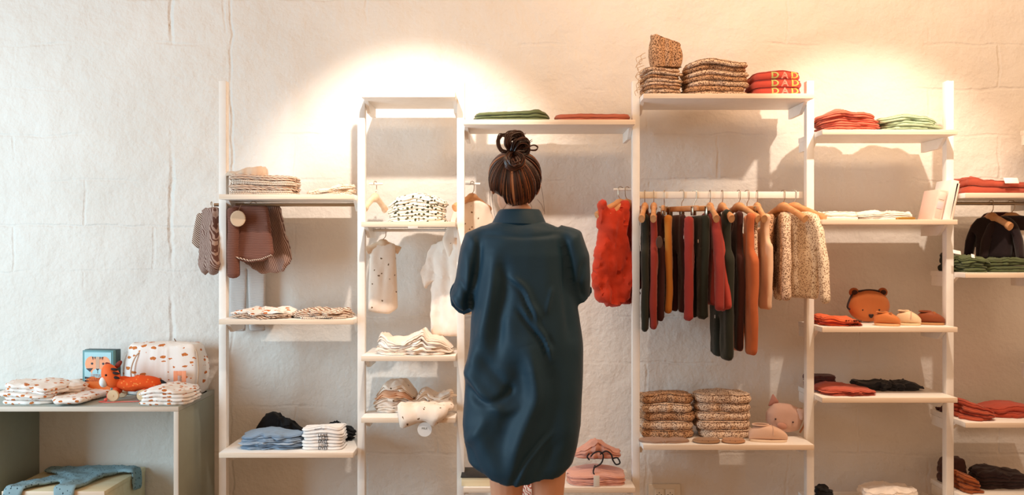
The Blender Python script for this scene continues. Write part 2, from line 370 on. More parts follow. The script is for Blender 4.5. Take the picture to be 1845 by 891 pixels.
def puff(outline, th, res=.012, holes=(), seed=0, amp=.006, fu=18, fv=4, R=None, smooth=2, mi_fn=None, back=1.0, ruff=0):
    """cloth-like closed body grown from an outline in the x-z plane"""
    loops = [resample(outline, res, smooth)]+[resample(h, res*.8, 1) for h in holes]
    if ruff:
        loops[0] = [p+Vector((N(p.x*60, p.y*60, seed), N(p.y*60, p.x*60, seed+9)))*ruff for p in loops[0]]
    B = np.array([[p.x, p.y] for l in loops for p in l]); segs = []; o = 0; edges = []
    for l in loops:
        for i in range(len(l)): segs.append((o+i, o+(i+1) % len(l)))
        o += len(l)
    A0 = B[[s[0] for s in segs]]; A1 = B[[s[1] for s in segs]]; D = A1-A0; LL = (D**2).sum(1)+1e-12
    def dist(Q):
        out = np.empty(len(Q))
        for i, q in enumerate(Q):
            t = np.clip(((q-A0)*D).sum(1)/LL, 0, 1); out[i] = np.sqrt((((A0+D*t[:, None])-q)**2).sum(1).min())
        return out
    def inside(Q):
        r = np.zeros(len(Q), bool)
        for a, b in zip(A0, A1):
            c = ((a[1] > Q[:, 1]) != (b[1] > Q[:, 1])) & (Q[:, 0] < (b[0]-a[0])*(Q[:, 1]-a[1])/((b[1]-a[1]) or 1e-12)+a[0]); r ^= c
        return r
    mn, mxx = B.min(0), B.max(0); rg = random.Random(seed)
    gx = np.arange(mn[0], mxx[0], res); gy = np.arange(mn[1], mxx[1], res*.9)
    Q = np.array([(x+(res/2 if j % 2 else 0)+rg.uniform(-.1, .1)*res, y) for j, y in enumerate(gy) for x in gx]) if len(gx) and len(gy) else np.zeros((0, 2))
    R = R or th*1.6
    offs = [o_ for o_ in ((.22*R, .95*R) if R < .016 else (.12*R, .45*R))]
    ringp = []
    for l in loops:
        m_ = len(l)
        for i in range(m_):
            tg_ = l[(i+1) % m_]-l[i-1]
            if tg_.length < 1e-9: continue
            nn_ = Vector((-tg_.y, tg_.x)).normalized()
            for o_ in offs:
                for sg in (-1, 1): ringp.append((l[i].x+nn_.x*o_*sg, l[i].y+nn_.y*o_*sg, o_))
    RP = np.array(ringp); keep = inside(RP[:, :2]); RP = RP[keep]; dr_ = dist(RP[:, :2]); RP = RP[dr_ > RP[:, 2]*.93]
    if len(Q):
        Q = Q[inside(Q)]; dq = dist(Q) if len(Q) else np.zeros(0); lim = offs[1]+res*.45; Q = Q[dq > lim]
    Q = np.vstack([Q.reshape(-1, 2), RP[:, :2]]); dq = dist(Q)
    if False: pass
    else: dq = np.zeros(0)
    allp = [Vector(p) for p in B]+[Vector(p) for p in Q]
    r = geometry.delaunay_2d_cdt(allp, segs, [], 0, 1e-7, True)
    vs2, fs, orig = r[0], r[2], r[3]
    V = np.array([[v.x, v.y] for v in vs2]); cen = np.array([V[list(f)].mean(0) for f in fs]); ok = inside(cen)
    nb = len(B); R = R or th*1.6
    bd = np.array([any(i < nb for i in oo) if len(oo) else True for oo in orig])
    dv = np.where(bd, 0, dist(V))
    bm = bmesh.new(); fr, bk = [], []
    for i, (x, y) in enumerate(V):
        s = math.sqrt(max(0, 1-(1-min(dv[i]/R, 1))**2)); cmn = amp*(N(x*fu+seed, y*fv, seed)+.4*N(x*fu*2.6, y*fv*3, seed+3))
        det = amp*.5*abs(N(x*fu*1.7+seed, y*fv*2.2, seed+8))
        f = bm.verts.new((x, cmn-th*.5*s-det*s, y)); fr.append(f)
        bk.append(f if bd[i] else bm.verts.new((x, cmn+(th*.5*s+det*s)*back, y)))
    for f, k in zip(fs, ok):
        if not k: continue
        for lst in ([fr[i] for i in f], [bk[i] for i in reversed(f)]):
            if len(set(lst)) == 3:
                try: bm.faces.new(lst)
                except ValueError: pass
    bmesh.ops.delete(bm, geom=[v for v in bm.verts if not v.link_faces], context='VERTS')
    return bm
def ell(cx, cy, rx, ry, n=16): return [(cx+rx*math.cos(2*PI*i/n), cy+ry*math.sin(2*PI*i/n)) for i in range(n)]
def sc(poly, sx, sy, ox=0, oy=0): return [(x*sx+ox, y*sy+oy) for x, y in poly]
# outlines in unit width (-.5...5) and unit length (0..-1)
O_TANK = [(-.42, 0), (-.30, .02), (-.2, -.02), (-.12, -.13), (.12, -.13), (.2, -.02), (.30, .02), (.42, 0), (.36, -.12), (.38, -.25), (.5, -.32), (.5, -.6), (.48, -.8), (.42, -1), (.1, -1), (.04, -.72), (-.04, -.72), (-.1, -1), (-.42, -1), (-.48, -.8), (-.5, -.6), (-.5, -.32), (-.38, -.25), (-.36, -.12)]
O_LEG = [(-.45, 0), (.45, 0), (.5, -.25), (.46, -.55), (.38, -1), (.12, -1), (.06, -.4), (-.06, -.4), (-.12, -1), (-.38, -1), (-.46, -.55), (-.5, -.25)]
O_SWEAT = [(-.15, 0), (.15, 0), (.3, -.03), (.42, -.2), (.52, -.55), (.56, -.98), (.42, -1.0), (.38, -.7), (.33, -.4), (.32, -.95), (-.32, -.95), (-.33, -.4), (-.38, -.7), (-.42, -1.0), (-.56, -.98), (-.52, -.55), (-.42, -.2), (-.3, -.03)]
O_SHORT = [(-.33, 0), (.33, 0), (.42, -.4), (.5, -.85), (.3, -1), (.06, -.92), (0, -.7), (-.06, -.92), (-.3, -1), (-.5, -.85), (-.42, -.4)]
O_ROMP = [(-.38, .0), (-.22, .03), (-.12, -.06), (.12, -.06), (.22, .03), (.38, 0), (.36, -.15), (.3, -.3), (.45, -.5), (.5, -.75), (.36, -.93), (.12, -1), (-.12, -1), (-.36, -.93), (-.5, -.75), (-.45, -.5), (-.3, -.3), (-.36, -.15)]
O_BLOUSE = [(-.14, 0), (.14, 0), (.3, -.04), (.55, -.35), (.42, -.52), (.3, -.42), (.33, -1), (-.33, -1), (-.3, -.42), (-.42, -.52), (-.55, -.35), (-.3, -.04)]
def hook(bm, h=.064, mi=0):
    pts = [(-.0115, 0, -.008), (-.0115, 0, .001), (-.005, 0, .0055), (.004, 0, .0055), (.0115, 0, .001), (.0125, 0, -.016), (.0105, 0, -.032), (.003, 0, -.042), (0, 0, -.050), (0, 0, -h)]
    return tube(bm, spline([Vector(p) for p in pts], 5), .0016, 6, mi)
def hanger(X, Y, Z, yaw, lab, kind='wood', half=.14, drop=.055, name='clothes_hanger'):
    """hook over a rail whose top is at Z; returns the empty"""
    t = empty(name, (X, Y, Z), lab, 'hanger', 'hangers in the shelving unit', yaw)
    obj('hook', hook(bmesh.new()), M_METAL, t)
    if kind == 'wood':
        pts = []
        for i in range(17):
            u = -1+i/8; pts.append((half*u, 0, -.062-drop*abs(u)**1.35))
        rs = [.006+.0045*(1-abs(-1+i/8)*.15)+(.004 if i in (7, 8, 9) else 0)+(.003 if i in (0, 1, 15, 16) else 0) for i in range(17)]
        bm = tube(bmesh.new(), pts, rs, 10, flat=1.35); obj('wooden_arms', bm, M_HANGP if 'pale' in lab[:12] else M_HANG, t)
    else:
        obj('wooden_bar', bx(-half, half, -.006, .006, -.082, -.06, .003), M_HANG, t)
        for s in (-.72, .72):
            bm = bx(half*s-.007, half*s+.007, -.010, -.005, -.10, -.062, .001); box(bm, half*s-.007, half*s+.007, .005, .010, -.10, -.062, .001)
            tube(bm, [(half*s, -.016, -.064), (half*s, 0, -.078), (half*s, .016, -.064)], .0022, 6)
            obj('clip', bm, M_METAL, t)
    return t
def garment(name, cat, label, mat, outline, w, L, X, Y, Z, yaw, voff, th=.03, holes=(), seed=1, amp=.009, hang=None, group=None, label_tag=None, fu=18, res=.012, **k):
    th *= .72; k.setdefault('R', .010); k.setdefault('smooth', 1)
    bm = puff(sc(outline, w, L, 0, voff), th, res, [sc(h, w, L, 0, voff) for h in holes], seed, amp, fu, **k)
    o = obj(name, bm, mat, None, (X, Y, Z)); o.rotation_euler = (0, 0, yaw)
    tag(o, label, cat, group)
    if label_tag:
        u, v = label_tag
        l = obj('woven_label', bx(u*w-.005, u*w+.005, -th*.62-.001, -th*.62+.0005, v*L+voff-.007, v*L+voff+.007, .0004), EDGELABEL, o)
        tag(l, 'small white woven label')
    return o
# ------------------------------------------------------------------ room
YW = 3.872; YF, YB, YP = 3.49, 3.785, 3.60
o = obj('floor', bx(-3.4, 3.6, -.6, YW+.1, -.05, 0, 0), wood('oiled_floor', '#8d7257', '#a98a69', (2, 14, 14)), smooth=False); tag(o, 'worn oiled wooden floor', 'floor', kind='structure')
o = obj('wall_back', bx(-3.4, 3.6, YW, YW+.12, 0, 3.1, 0), M_WALL, smooth=False); tag(o, 'rough white painted brick wall behind the shelving', 'wall', kind='structure')
# ------------------------------------------------------------------ shelving unit
unit = empty('shelving_unit', (0, YP, 0), 'tall white shelving unit of slim posts and staggered plywood shelves', 'shelving unit')
UO = Vector((0, YP, 0))
POST = [PX(p, YP) for p in (403.5, 652, 830.5, 1145, 1457.5, 1708, 1878, 2060)]
PTOP = PZ(147, YP)
for x in POST:
    obj('post', bx(x-.015, x+.015, -.018, .018, 0, PTOP, .0012), M_WHITE, unit)
SH = {}
def shelf(key, bay, py, br=True, zz=None):
    x0, x1 = POST[bay]+.016, POST[bay+1]-.016
    z = PZ(py, YF) if zz is None else zz
    s = obj('shelf', bx(x0, x1, YF+.004-YP, YB-YP, z-.020, z, .0008), M_WHITE, unit)
    obj('edge_band', bx(x0, x1, YF-YP, YF+.0038-YP, z-.020, z-.0003, .0006), M_EDGE, s)
    if br:
        for sx, xx in ((1, x0), (-1, x1-.014)):
            bm = bmesh.new(); prof = [(-.03, -.0205), (YB-YP-.01, -.0205), (YB-YP-.01, -.062), (.03, -.062)]
            a = [bm.verts.new((xx, y, z+q)) for y, q in prof]; b = [bm.verts.new((xx+.014, y, z+q)) for y, q in prof]
            bm.faces.new(a); bm.faces.new(b[::-1])
            for i in range(4): bm.faces.new((a[i], a[(i+1) % 4], b[(i+1) % 4], b[i]))
            obj('shelf_bracket', bm, M_WHITE, unit, smooth=False)
    SH[key] = z
for key, bay, py in [('A1', 0, 349.5), ('A2', 0, 575), ('A3', 0, 815), ('B1', 1, 166), ('B2', 1, 399), ('B3', 1, 641), ('B4', 1, 752), ('C1', 2, 215), ('C2', 2, 878),
                     ('D1', 3, 168), ('D2', 3, 801), ('E1', 4, 233), ('E2', 4, 395), ('E3', 4, 589), ('E4', 4, 716), ('E5', 4, 922), ('F1', 5, 347), ('F2', 5, 491), ('F3', 5, 761), ('F4', 5, 896)]:
    shelf(key, bay, py)
shelf('G1', 6, 0, zz=PZ(236, YB)); shelf('G2', 6, 0, zz=PZ(652, YB))
YR = 3.63; ZR = PZ(345, YR)
obj('clothes_rail', bx(POST[3]+.016, POST[4]-.016, YR-.006-YP, YR+.006-YP, ZR-.028, ZR, .002), M_RAIL, unit)
for bay, key, yr in ((0, 'A1', 3.66), (5, 'F1', 3.66)):
    obj('clothes_rail', tube(bmesh.new(), [(POST[bay]-.06 if bay == 0 else POST[bay]+.016, yr-YP, SH[key]-.034), (POST[bay+1]-.016, yr-YP, SH[key]-.034)], .007, 10), M_METAL, unit)
obj('clothes_rail', tube(bmesh.new(), [(POST[2]+.012, 3.71-YP, PZ(331, 3.71)), (POST[2]+.075, 3.71-YP, PZ(331, 3.71))], .005, 10), M_RAIL, unit)
obj('clothes_rail', tube(bmesh.new(), [(POST[3]-.085, 3.64-YP, PZ(341, 3.64)), (POST[3]-.012, 3.64-YP, PZ(341, 3.64))], .005, 10), M_RAIL, unit)
obj('clothes_rail', tube(bmesh.new(), [(POST[1]+.012, 3.71-YP, SH['B2']-.03), (POST[2]-.012, 3.71-YP, SH['B2']-.03)], .006, 10), M_RAIL, unit)
obj('clothes_rail', tube(bmesh.new(), [(POST[1]+.012, 3.71-YP, PZ(331, 3.71)), (POST[1]+.07, 3.71-YP, PZ(331, 3.71))], .005, 10), M_RAIL, unit)
# shelf tag clips
def clip(px0, px1, py0, py1, Y): return bx(PX(px0, Y), PX(px1, Y), Y-.0012, Y, PZ(py1, Y), PZ(py0, Y), .0003)
o = obj('shelf_tag', clip(735, 753, 407.5, 412, YF-.002), plain('#cfc9c2', .6)); tag(o, 'small grey tag clipped under shelf below floral clothes pile', 'tag')
# wall socket
t = empty('wall_socket', P(1196.5, 886, YW-.001), 'white double wall socket low under the leopard stacks shelf', 'socket')
W_ = PX(1226, YW)-PX(1168, YW)
obj('cover_plate', bx(-W_/2, W_/2, -.012, -.001, -.055, .038, .003), plain('#e6dccb', .4), t)
for s in (-1, 1):
    sk = obj('outlet', bx(s*.024-.021, s*.024+.021, -.016, -.0125, -.04, .019, .003), plain('#efe7d8', .4), t)
    bm = bmesh.new()
    for a in (-1, 1): disc(bm, (s*.024+a*.0095, -.0165, -.008), .0028, (0, 1, 0), .001, 12)
    disc(bm, (s*.024, -.0165, .0025), .002, (0, 1, 0), .001, 12)
    obj('socket_hole', bm, plain('#1a1613', .6), sk)
# ------------------------------------------------------------------ display table at left
TF, TB = 3.45, 3.868; TZ = PZ(732, TF); xr = PX(321.5, TF); xl = PX(71, TB)
t = empty('display_table', ((xl+xr)/2, (TF+TB)/2, 0), 'grey green open-fronted display table with plywood edges against wall', 'table')
ox, oy = t.location.x, t.location.y
top = obj('tabletop', bx(xl-.25-ox, xr-ox, TF+.002-oy, TB-oy, TZ-.019, TZ, .001), M_GREYIN, t)
obj('edge_band', bx(xl-.25-ox, xr-ox, TF-oy, TF+.0018-oy, TZ-.019, TZ-.0004, .0004), wood('table_edge', '#cdbfae', '#ddd0c2', (6, 60, 260)), top)
for name, a, b in (('side_panel', xr-.019, xr), ('side_panel', xl-.019, xl)):
    s = obj(name, bx(a-ox, b-ox, TF+.002-oy, TB-oy, 0, TZ-.0195, .001), M_GREY, t)
    obj('edge_band', bx(a-ox, b-ox, TF-oy, TF+.0018-oy, 0, TZ-.0195, .0004), wood('table_edge2', '#cdbfae', '#ddd0c2', (60, 60, 6)), s)
# low box
BF, BB = 3.47, 3.86; BZ = PZ(884.5, BF); bx0, bx1 = PX(3, BF), PX(188, BF)
t = empty('plywood_box', ((bx0+bx1)/2, (BF+BB)/2, 0), 'low pale birch plywood box standing under the display table', 'box')
ox, oy = t.location.x, t.location.y
l = obj('lid', bx(bx0-ox, bx1-ox, BF+.002-oy, BB-oy, BZ-.018, BZ, .001), M_BIRCH, t)
obj('edge_band', bx(bx0-ox, bx1-ox, BF-oy, BF+.0018-oy, BZ-.018, BZ-.0004, .0004), M_EDGE, l)
obj('side_panel', bx(bx1-.02-ox, bx1-.002-ox, BF+.004-oy, BB-oy, 0, BZ-.0185, .001), M_BIRCH, t)
obj('side_panel', bx(bx0+.002-ox, bx0+.02-ox, BF+.004-oy, BB-oy, 0, BZ-.0185, .001), M_BIRCH, t)
obj('front_panel', bx(bx0+.021-ox, bx1-.021-ox, BF+.004-oy, BF+.02-oy, 0, BZ-.0185, .001), M_BIRCH, t)
# ------------------------------------------------------------------ person
YPn = 3.0
def Q(px, py, dy=0.0): return P(px, py, YPn) + Vector((0, dy, 0))
def QD(px, py, dy=0.0):  # position projected at true depth
    return P(px, py, YPn+dy)
person = empty('person', (PX(945, YPn), YPn, 0), 'person seen from behind in dark blue shirt dress facing the shelves', 'person')
PO = person.location.copy()
def evalmods(bm, mods):
    me = bpy.data.meshes.new('tmp'); bm.to_mesh(me); bm.free()
    o = bpy.data.objects.new('tmp', me); C.objects.link(o)
    for kind, kw in mods:
        m = o.modifiers.new(kind, kind)
        for a, b in kw.items(): setattr(m, a, b)
    bpy.context.view_layer.update()
    r = bpy.data.meshes.new_from_object(o.evaluated_get(bpy.context.evaluated_depsgraph_get()))
    bpy.data.objects.remove(o); return r
def skinned(verts, edges, radii, root=0, sub=2):
    me = bpy.data.meshes.new('sk'); me.from_pydata([tuple(v) for v in verts], edges, [])
    o = bpy.data.objects.new('sk', me); C.objects.link(o)
    m = o.modifiers.new('s', 'SKIN'); m.use_smooth_shade = True
    for i, r in enumerate(radii):
        sv = me.skin_vertices[0].data[i]; sv.radius = (r, r) if not isinstance(r, tuple) else r; sv.use_root = (i == root)
    s = o.modifiers.new('u', 'SUBSURF'); s.levels = sub
    bpy.context.view_layer.update()
    r = bpy.data.meshes.new_from_object(o.evaluated_get(bpy.context.evaluated_depsgraph_get()))
    bpy.data.objects.remove(o); return r
pel = Vector((PX(946, YPn), YPn, .84))
neckb = Vector((PX(937, YPn), YPn+.01, 1.37)); chest = Vector((PX(943, YPn), YPn, 1.20)); waist = Vector((PX(946, YPn), YPn, 1.02))
hd = Vector((PX(927, YPn), YPn+.03, 1.50)); 
V = [pel, waist, chest, neckb, Vector((PX(934, YPn), YPn+.022, 1.44))]; Rr = [.125, .105, .12, .052, .050]; E = [(0, 1), (1, 2), (2, 3), (3, 4)]
def chain(st, pts):
    i0 = st
    for p, r in pts:
        V.append(Vector(p)); Rr.append(r); E.append((i0, len(V)-1)); i0 = len(V)-1
    return i0
LS, RS = (PX(862, YPn), YPn, 1.315), (PX(1022, YPn), YPn, 1.315)
LE, RE = (PX(846, YPn), YPn+.03, 1.10), (PX(1030, YPn), YPn+.03, 1.10)
LW, RW = (PX(872, YPn), YPn+.24, 1.13), (PX(996, YPn), YPn+.24, 1.13)
wr = []
for S_, E_, W_ in ((LS, LE, LW), (RS, RE, RW)):
    mid = (Vector(S_)+Vector(E_))/2; mf = (Vector(E_)*.6+Vector(W_)*.4)
    wr.append(chain(2, [(Vector(S_), .052), (mid, .046), (E_, .038), (mf, .036), (W_, .024)]))
for px, tx in ((913, -.075), (987, .085)):
    x = PX(px, YPn)
    chain(0, [((pel.x+tx, YPn, .80), .095), ((x, YPn, .60), .078), ((x, YPn-.008, .485), .064), ((x, YPn, .43), .058), ((x, YPn-.018, .31), .060), ((x, YPn-.005, .17), .042), ((x, YPn, .075), .034), ((x, YPn+.07, .035), .036), ((x+(.01 if tx > 0 else -.01), YPn+.15, .022), .026)])
body = bmesh.new(); body.from_mesh(skinned(V, E, Rr, 0))
# head with face, ears
hm = Matrix.Translation(hd) @ Matrix.Rotation(math.radians(9), 4, 'Z') @ Matrix.Rotation(math.radians(-8), 4, 'X')
def hp(x, y, z): return hm @ Vector((x, y, z))
def hball(c, r): ball(body, (0, 0, 0), r, 20, 14, 0, None); 
def addell(c, r, rot=Matrix()):
    rr = bmesh.ops.create_uvsphere(body, u_segments=20, v_segments=14, radius=1)
    bmesh.ops.transform(body, matrix=hm @ Matrix.Translation(Vector(c)) @ rot @ Matrix.Diagonal((r[0], r[1], r[2], 1)), verts=rr['verts'])
addell((0, 0, .025), (.074, .094, .088)); addell((0, .035, -.045), (.056, .060, .062)); addell((0, .06, -.075), (.032, .034, .030))
addell((0, .098, -.02), (.011, .018, .020)); addell((0, .09, .0), (.007, .012, .03)); addell((0, .088, -.058), (.022, .012, .006)); addell((0, .087, -.066), (.020, .012, .006))
for s in (-1, 1):
    addell((s*.028, .082, .008), (.014, .010, .009)); addell((s*.035, .07, -.02), (.02, .02, .015))
    addell((s*.076, -.005, -.012), (.008, .018, .031), Matrix.Rotation(s*.35, 4, 'Z'))
    addell((s*.083, -.012, -.004), (.005, .016, .022), Matrix.Rotation(s*.35, 4, 'Z'))
# hands
for s, Wp in ((-1, LW), (1, RW)):
    d = Vector((-s*.35, .93, .05)).normalized(); W0 = Vector(Wp); sd = Vector((0, 0, 1)); nrm = d.cross(sd).normalized()
    vs_, es_, rs_ = [W0, W0+d*.045, W0+d*.075], [(0, 1), (1, 2)], [(.022, .016), (.030, .015), (.032, .012)]
    body.from_mesh(skinned(vs_, es_, rs_, 0, 1))
    for j, (off, ln) in enumerate(((.027, .062), (.009, .072), (-.009, .068), (-.026, .052))):
        b0 = W0+d*.07+sd*off; cu = nrm*s*-.4
        p1 = b0+(d+cu*.4)*ln*.42; p2 = p1+(d+cu*1.6)*ln*.32; p3 = p2+(d*.6+cu*2.4)*ln*.26
        body.from_mesh(skinned([W0+d*.05+sd*off*.8, b0, p1, p2, p3], [(0, 1), (1, 2), (2, 3), (3, 4)], [.009, .0095, .0088, .0082, .007], 0, 1))
    t0 = W0+d*.018+sd*.018
    body.from_mesh(skinned([t0, t0+d*.02+sd*.022, t0+d*.045+sd*.034-nrm*s*.006, t0+d*.066+sd*.034-nrm*s*.014], [(0, 1), (1, 2), (2, 3)], [.012, .0115, .0095, .008], 0, 1))
bmesh.ops.translate(body, verts=body.verts, vec=-PO)
me = evalmods(body, [('REMESH', dict(mode='VOXEL', voxel_size=.0055)), ('SMOOTH', dict(factor=.5, iterations=2))])
SKIN, nt_, b_ = newmat('skin', .5)
b_.inputs['Base Color'].default_value = lin('#d9a283'); b_.inputs['Subsurface Weight'].default_value = .12; b_.inputs['Subsurface Radius'].default_value = (.02, .008, .004); b_.inputs['Subsurface Scale'].default_value = .5
weave(nt_, b_, .1, 500, 60, .08)
obj('body', me, SKIN, person)
# dress
dr = bmesh.new()
def loft(bm, rows, seg=64, ex=2.5, inner=None):
    """rows: (z, xl, xr, y0(back side to camera), y1, zshift fn)"""
    rings = []
    for r in rows:
        z, a, b, y0, y1 = r[:5]; skew = r[5] if len(r) > 5 else (lambda c, s: 0)
        cx, cy, rx, ry = (a+b)/2, (y0+y1)/2, (b-a)/2, (y1-y0)/2; ring = []
        for j in range(seg):
            th = 2*PI*j/seg; c, s = math.cos(th), math.sin(th)
            k = (abs(c)**ex+abs(s)**ex)**(-1/ex)
            ring.append(bm.verts.new((cx+rx*k*c, cy+ry*k*s, z+skew(c, s))))
        rings.append(ring)
    for a, b in zip(rings, rings[1:]):
        for j in range(seg): bm.faces.new((a[j], a[(j+1) % seg], b[(j+1) % seg], b[j]))
    bm.faces.new(rings[0]); bm.faces.new(rings[-1][::-1])
def row(py, l, r, y0, y1, sk=None):
    z = PZ(py, YPn); t = (z, PX(l, YPn), PX(r, YPn), YPn+y0, YPn+y1)
    return t+((sk,) if sk else ())
hs = lambda c, s: .016*(abs(c)**3)*1.5 - (.012*c if c > 0 else 0)
rows = [row(396, 905, 975, -.055, .06), row(402, 884, 992, -.075, .07), row(412, 862, 1012, -.09, .085), row(430, 849, 1026, -.105, .10), row(460, 845, 1033, -.118, .115), row(510, 845, 1036, -.122, .125),
        row(567, 847, 1045, -.125, .13), row(620, 846, 1049, -.13, .135), row(700, 838, 1048, -.135, .135), row(760, 834, 1045, -.135, .135), row(802, 837, 1038, -.13, .13, lambda c, s: .008*abs(c)**3), row(836, 843, 1031, -.126, .126, lambda c, s: .02*abs(c)**3),
        row(857, 852, 1018, -.118, .118, lambda c, s: .035*abs(c)**2.5+.010*(c < 0)*abs(c)), row(854, 860, 1012, -.108, .108, lambda c, s: .035*abs(c)**2.5), row(815, 862, 1012, -.1, .1)]
loft(dr, rows)
def sleeve(bm, pts, seg=28):
    """pts: (pos, rx, ry) rings perpendicular to path"""
    rings = []
    for i, (p, r) in enumerate(pts):
        p = Vector(p); t = (Vector(pts[min(i+1, len(pts)-1)][0])-Vector(pts[max(i-1, 0)][0])).normalized()
        a = Vector((0, 1, 0)); a = (a-t*a.dot(t)).normalized(); s = t.cross(a)
        rings.append([bm.verts.new(p+(a*math.cos(q)*r[0]+s*math.sin(q)*r[1])) for q in [2*PI*j/seg for j in range(seg)]])
    for a, b in zip(rings, rings[1:]):
        for j in range(seg): bm.faces.new((a[j], a[(j+1) % seg], b[(j+1) % seg], b[j]))
    bm.faces.new(rings[0]); bm.faces.new(rings[-1][::-1])
x = lambda px: PX(px, YPn); z = lambda py: PZ(py, YPn)
sleeve(dr, [((x(885), YPn, z(425)), (.07, .045)), ((x(866), YPn, z(438)), (.085, .062)), ((x(855), YPn+.005, z(470)), (.09, .055)), ((x(846), YPn+.01, z(510)), (.09, .053)), ((x(838), YPn+.02, z(532)), (.085, .052)), ((x(834), YPn+.055, z(538)), (.06, .05)), ((x(838), YPn+.10, z(530)), (.055, .05))])
sleeve(dr, [((x(1000), YPn, z(425)), (.07, .045)), ((x(1022), YPn, z(436)), (.085, .060)), ((x(1034), YPn+.005, z(465)), (.09, .055)), ((x(1040), YPn+.01, z(500)), (.09, .047)), ((x(1043), YPn+.02, z(518)), (.085, .042)), ((x(1042), YPn+.055, z(524)), (.06, .042)), ((x(1036), YPn+.10, z(518)), (.055, .045))])
me = evalmods(dr, [('REMESH', dict(mode='VOXEL', voxel_size=.0062)), ('SMOOTH', dict(factor=.5, iterations=6))])
CR = [ # polyline px, amp, width(px), sharp
 ([(893, 455), (891, 500), (884, 545), (874, 590), (862, 640), (848, 678)], .013, 13),
 ([(905, 470), (908, 520), (900, 570), (893, 640)], -.010, 14),
 ([(848, 685), (862, 708), (890, 714), (915, 697), (922, 680)], -.009, 8),
 ([(846, 660), (868, 695), (905, 728), (935, 715)], .007, 9),
 ([(866, 600), (872, 640), (900, 672), (922, 700)], -.006, 10),
 ([(948, 615), (958, 660), (963, 705), (948, 745), (930, 792), (918, 850)], .015, 15),
 ([(932, 640), (935, 690), (915, 740), (893, 800)], -.009, 18),
 ([(985, 640), (990, 700), (985, 760), (975, 860)], -.007, 16),
 ([(932, 552), (950, 578), (973, 607), (984, 640)], -.006, 4.5),
 ([(938, 546), (958, 574), (980, 604), (990, 640)], .005, 5),
 ([(920, 496), (944, 516), (958, 548), (968, 575)], .006, 5),
 ([(914, 500), (938, 522), (952, 556), (962, 580)], -.004, 4),
 ([(993, 516), (987, 537), (981, 560)], .004, 4), ([(968, 562), (981, 590), (994, 618)], -.004, 4),
 ([(960, 545), (975, 575), (985, 600)], .0035, 4),
 ([(993, 766), (970, 790), (948, 818), (930, 858)], .006, 5), ([(985, 768), (962, 792), (941, 818), (922, 855)], -.004, 5),
 ([(1006, 780), (985, 810), (965, 850)], -.003, 7),
 ([(855, 760), (880, 800), (905, 850)], .006, 14), ([(843, 790), (860, 825), (880, 860)], -.004, 9),
 ([(880, 740), (860, 770), (842, 790)], .004, 9),
 ([(1012, 420), (1018, 470), (1020, 530), (1024, 600)], -.008, 9), ([(1040, 600), (1030, 700), (1022, 800)], .004, 14),
 ([(863, 425), (862, 470), (852, 520), (846, 560)], -.009, 7),
 ([(836, 440), (845, 480), (850, 520)], .004, 8), ([(826, 500), (840, 525), (846, 555)], -.005, 6), ([(815, 528), (828, 545), (845, 556)], .005, 6),
 ([(1050, 470), (1042, 510), (1052, 535)], -.005, 6), ([(905, 430), (912, 470), (918, 520)], .003, 20),
 ([(940, 640), (925, 600), (915, 560)], .004, 14), ([(870, 420), (940, 428), (1010, 420)], -.002, 4),
]
CRN = []
for pl, a, wd in CR:
    pts = spline([(p[0], p[1], 0) for p in pl], 6); A = np.array([[p.x, p.y] for p in pts]); CRN.append((A[:-1], A[1:], a, wd))
n = len(me.vertices); co = np.empty(n*3); me.vertices.foreach_get('co', co); co = co.reshape(-1, 3)
nr = np.empty(n*3); me.vertices.foreach_get('normal', nr); nr = nr.reshape(-1, 3)
px = co[:, 0]/YPn*F+CX; py = CY-(co[:, 2]-EYE)/YPn*F
disp = np.zeros(n)
for A0, A1, a, wd in CRN:
    D = A1-A0; L2 = (D**2).sum(1)+1e-9; best = np.full(n, 1e9); tot = len(A0); tb = np.zeros(n)
    for i in range(tot):
        t = np.clip(((px-A0[i, 0])*D[i, 0]+(py-A0[i, 1])*D[i, 1])/L2[i], 0, 1)
        dd = np.hypot(px-A0[i, 0]-t*D[i, 0], py-A0[i, 1]-t*D[i, 1]); u = (i+t)/tot
        m = dd < best; best[m] = dd[m]; tb[m] = u[m]
    disp += 1.6*a*np.exp(-(best/wd)**2)*np.clip(np.sin(PI*np.clip(tb*.86+.07, 0, 1))*1.5, 0, 1)
wgt = np.clip((YPn+.04-co[:, 1])/.06, 0, 1)
for i in range(n):
    X, Y_, Z_ = co[i]
    disp[i] = disp[i]*wgt[i]+.006*N(X*7+Z_*2, Y_*7, Z_*2.2+4)+.0025*N(X*22, Y_*22, Z_*9)+(.004*N(X*26, 3, Z_*5)*(1-wgt[i]))
co2 = co+nr*disp[:, None]-np.array(PO)
me.vertices.foreach_set('co', co2.reshape(-1)); me.update()
DRESS, nt_, b_ = newmat('dark_blue_satin_cotton', .55)
b_.inputs['Base Color'].default_value = lin('#17394c'); b_.inputs['Specular IOR Level'].default_value = .3
b_.inputs['Sheen Weight'].default_value = .12; b_.inputs['Sheen Roughness'].default_value = .35
weave(nt_, b_, .25, 700, 45, .12)
dress = obj('shirt_dress', me, DRESS, person)
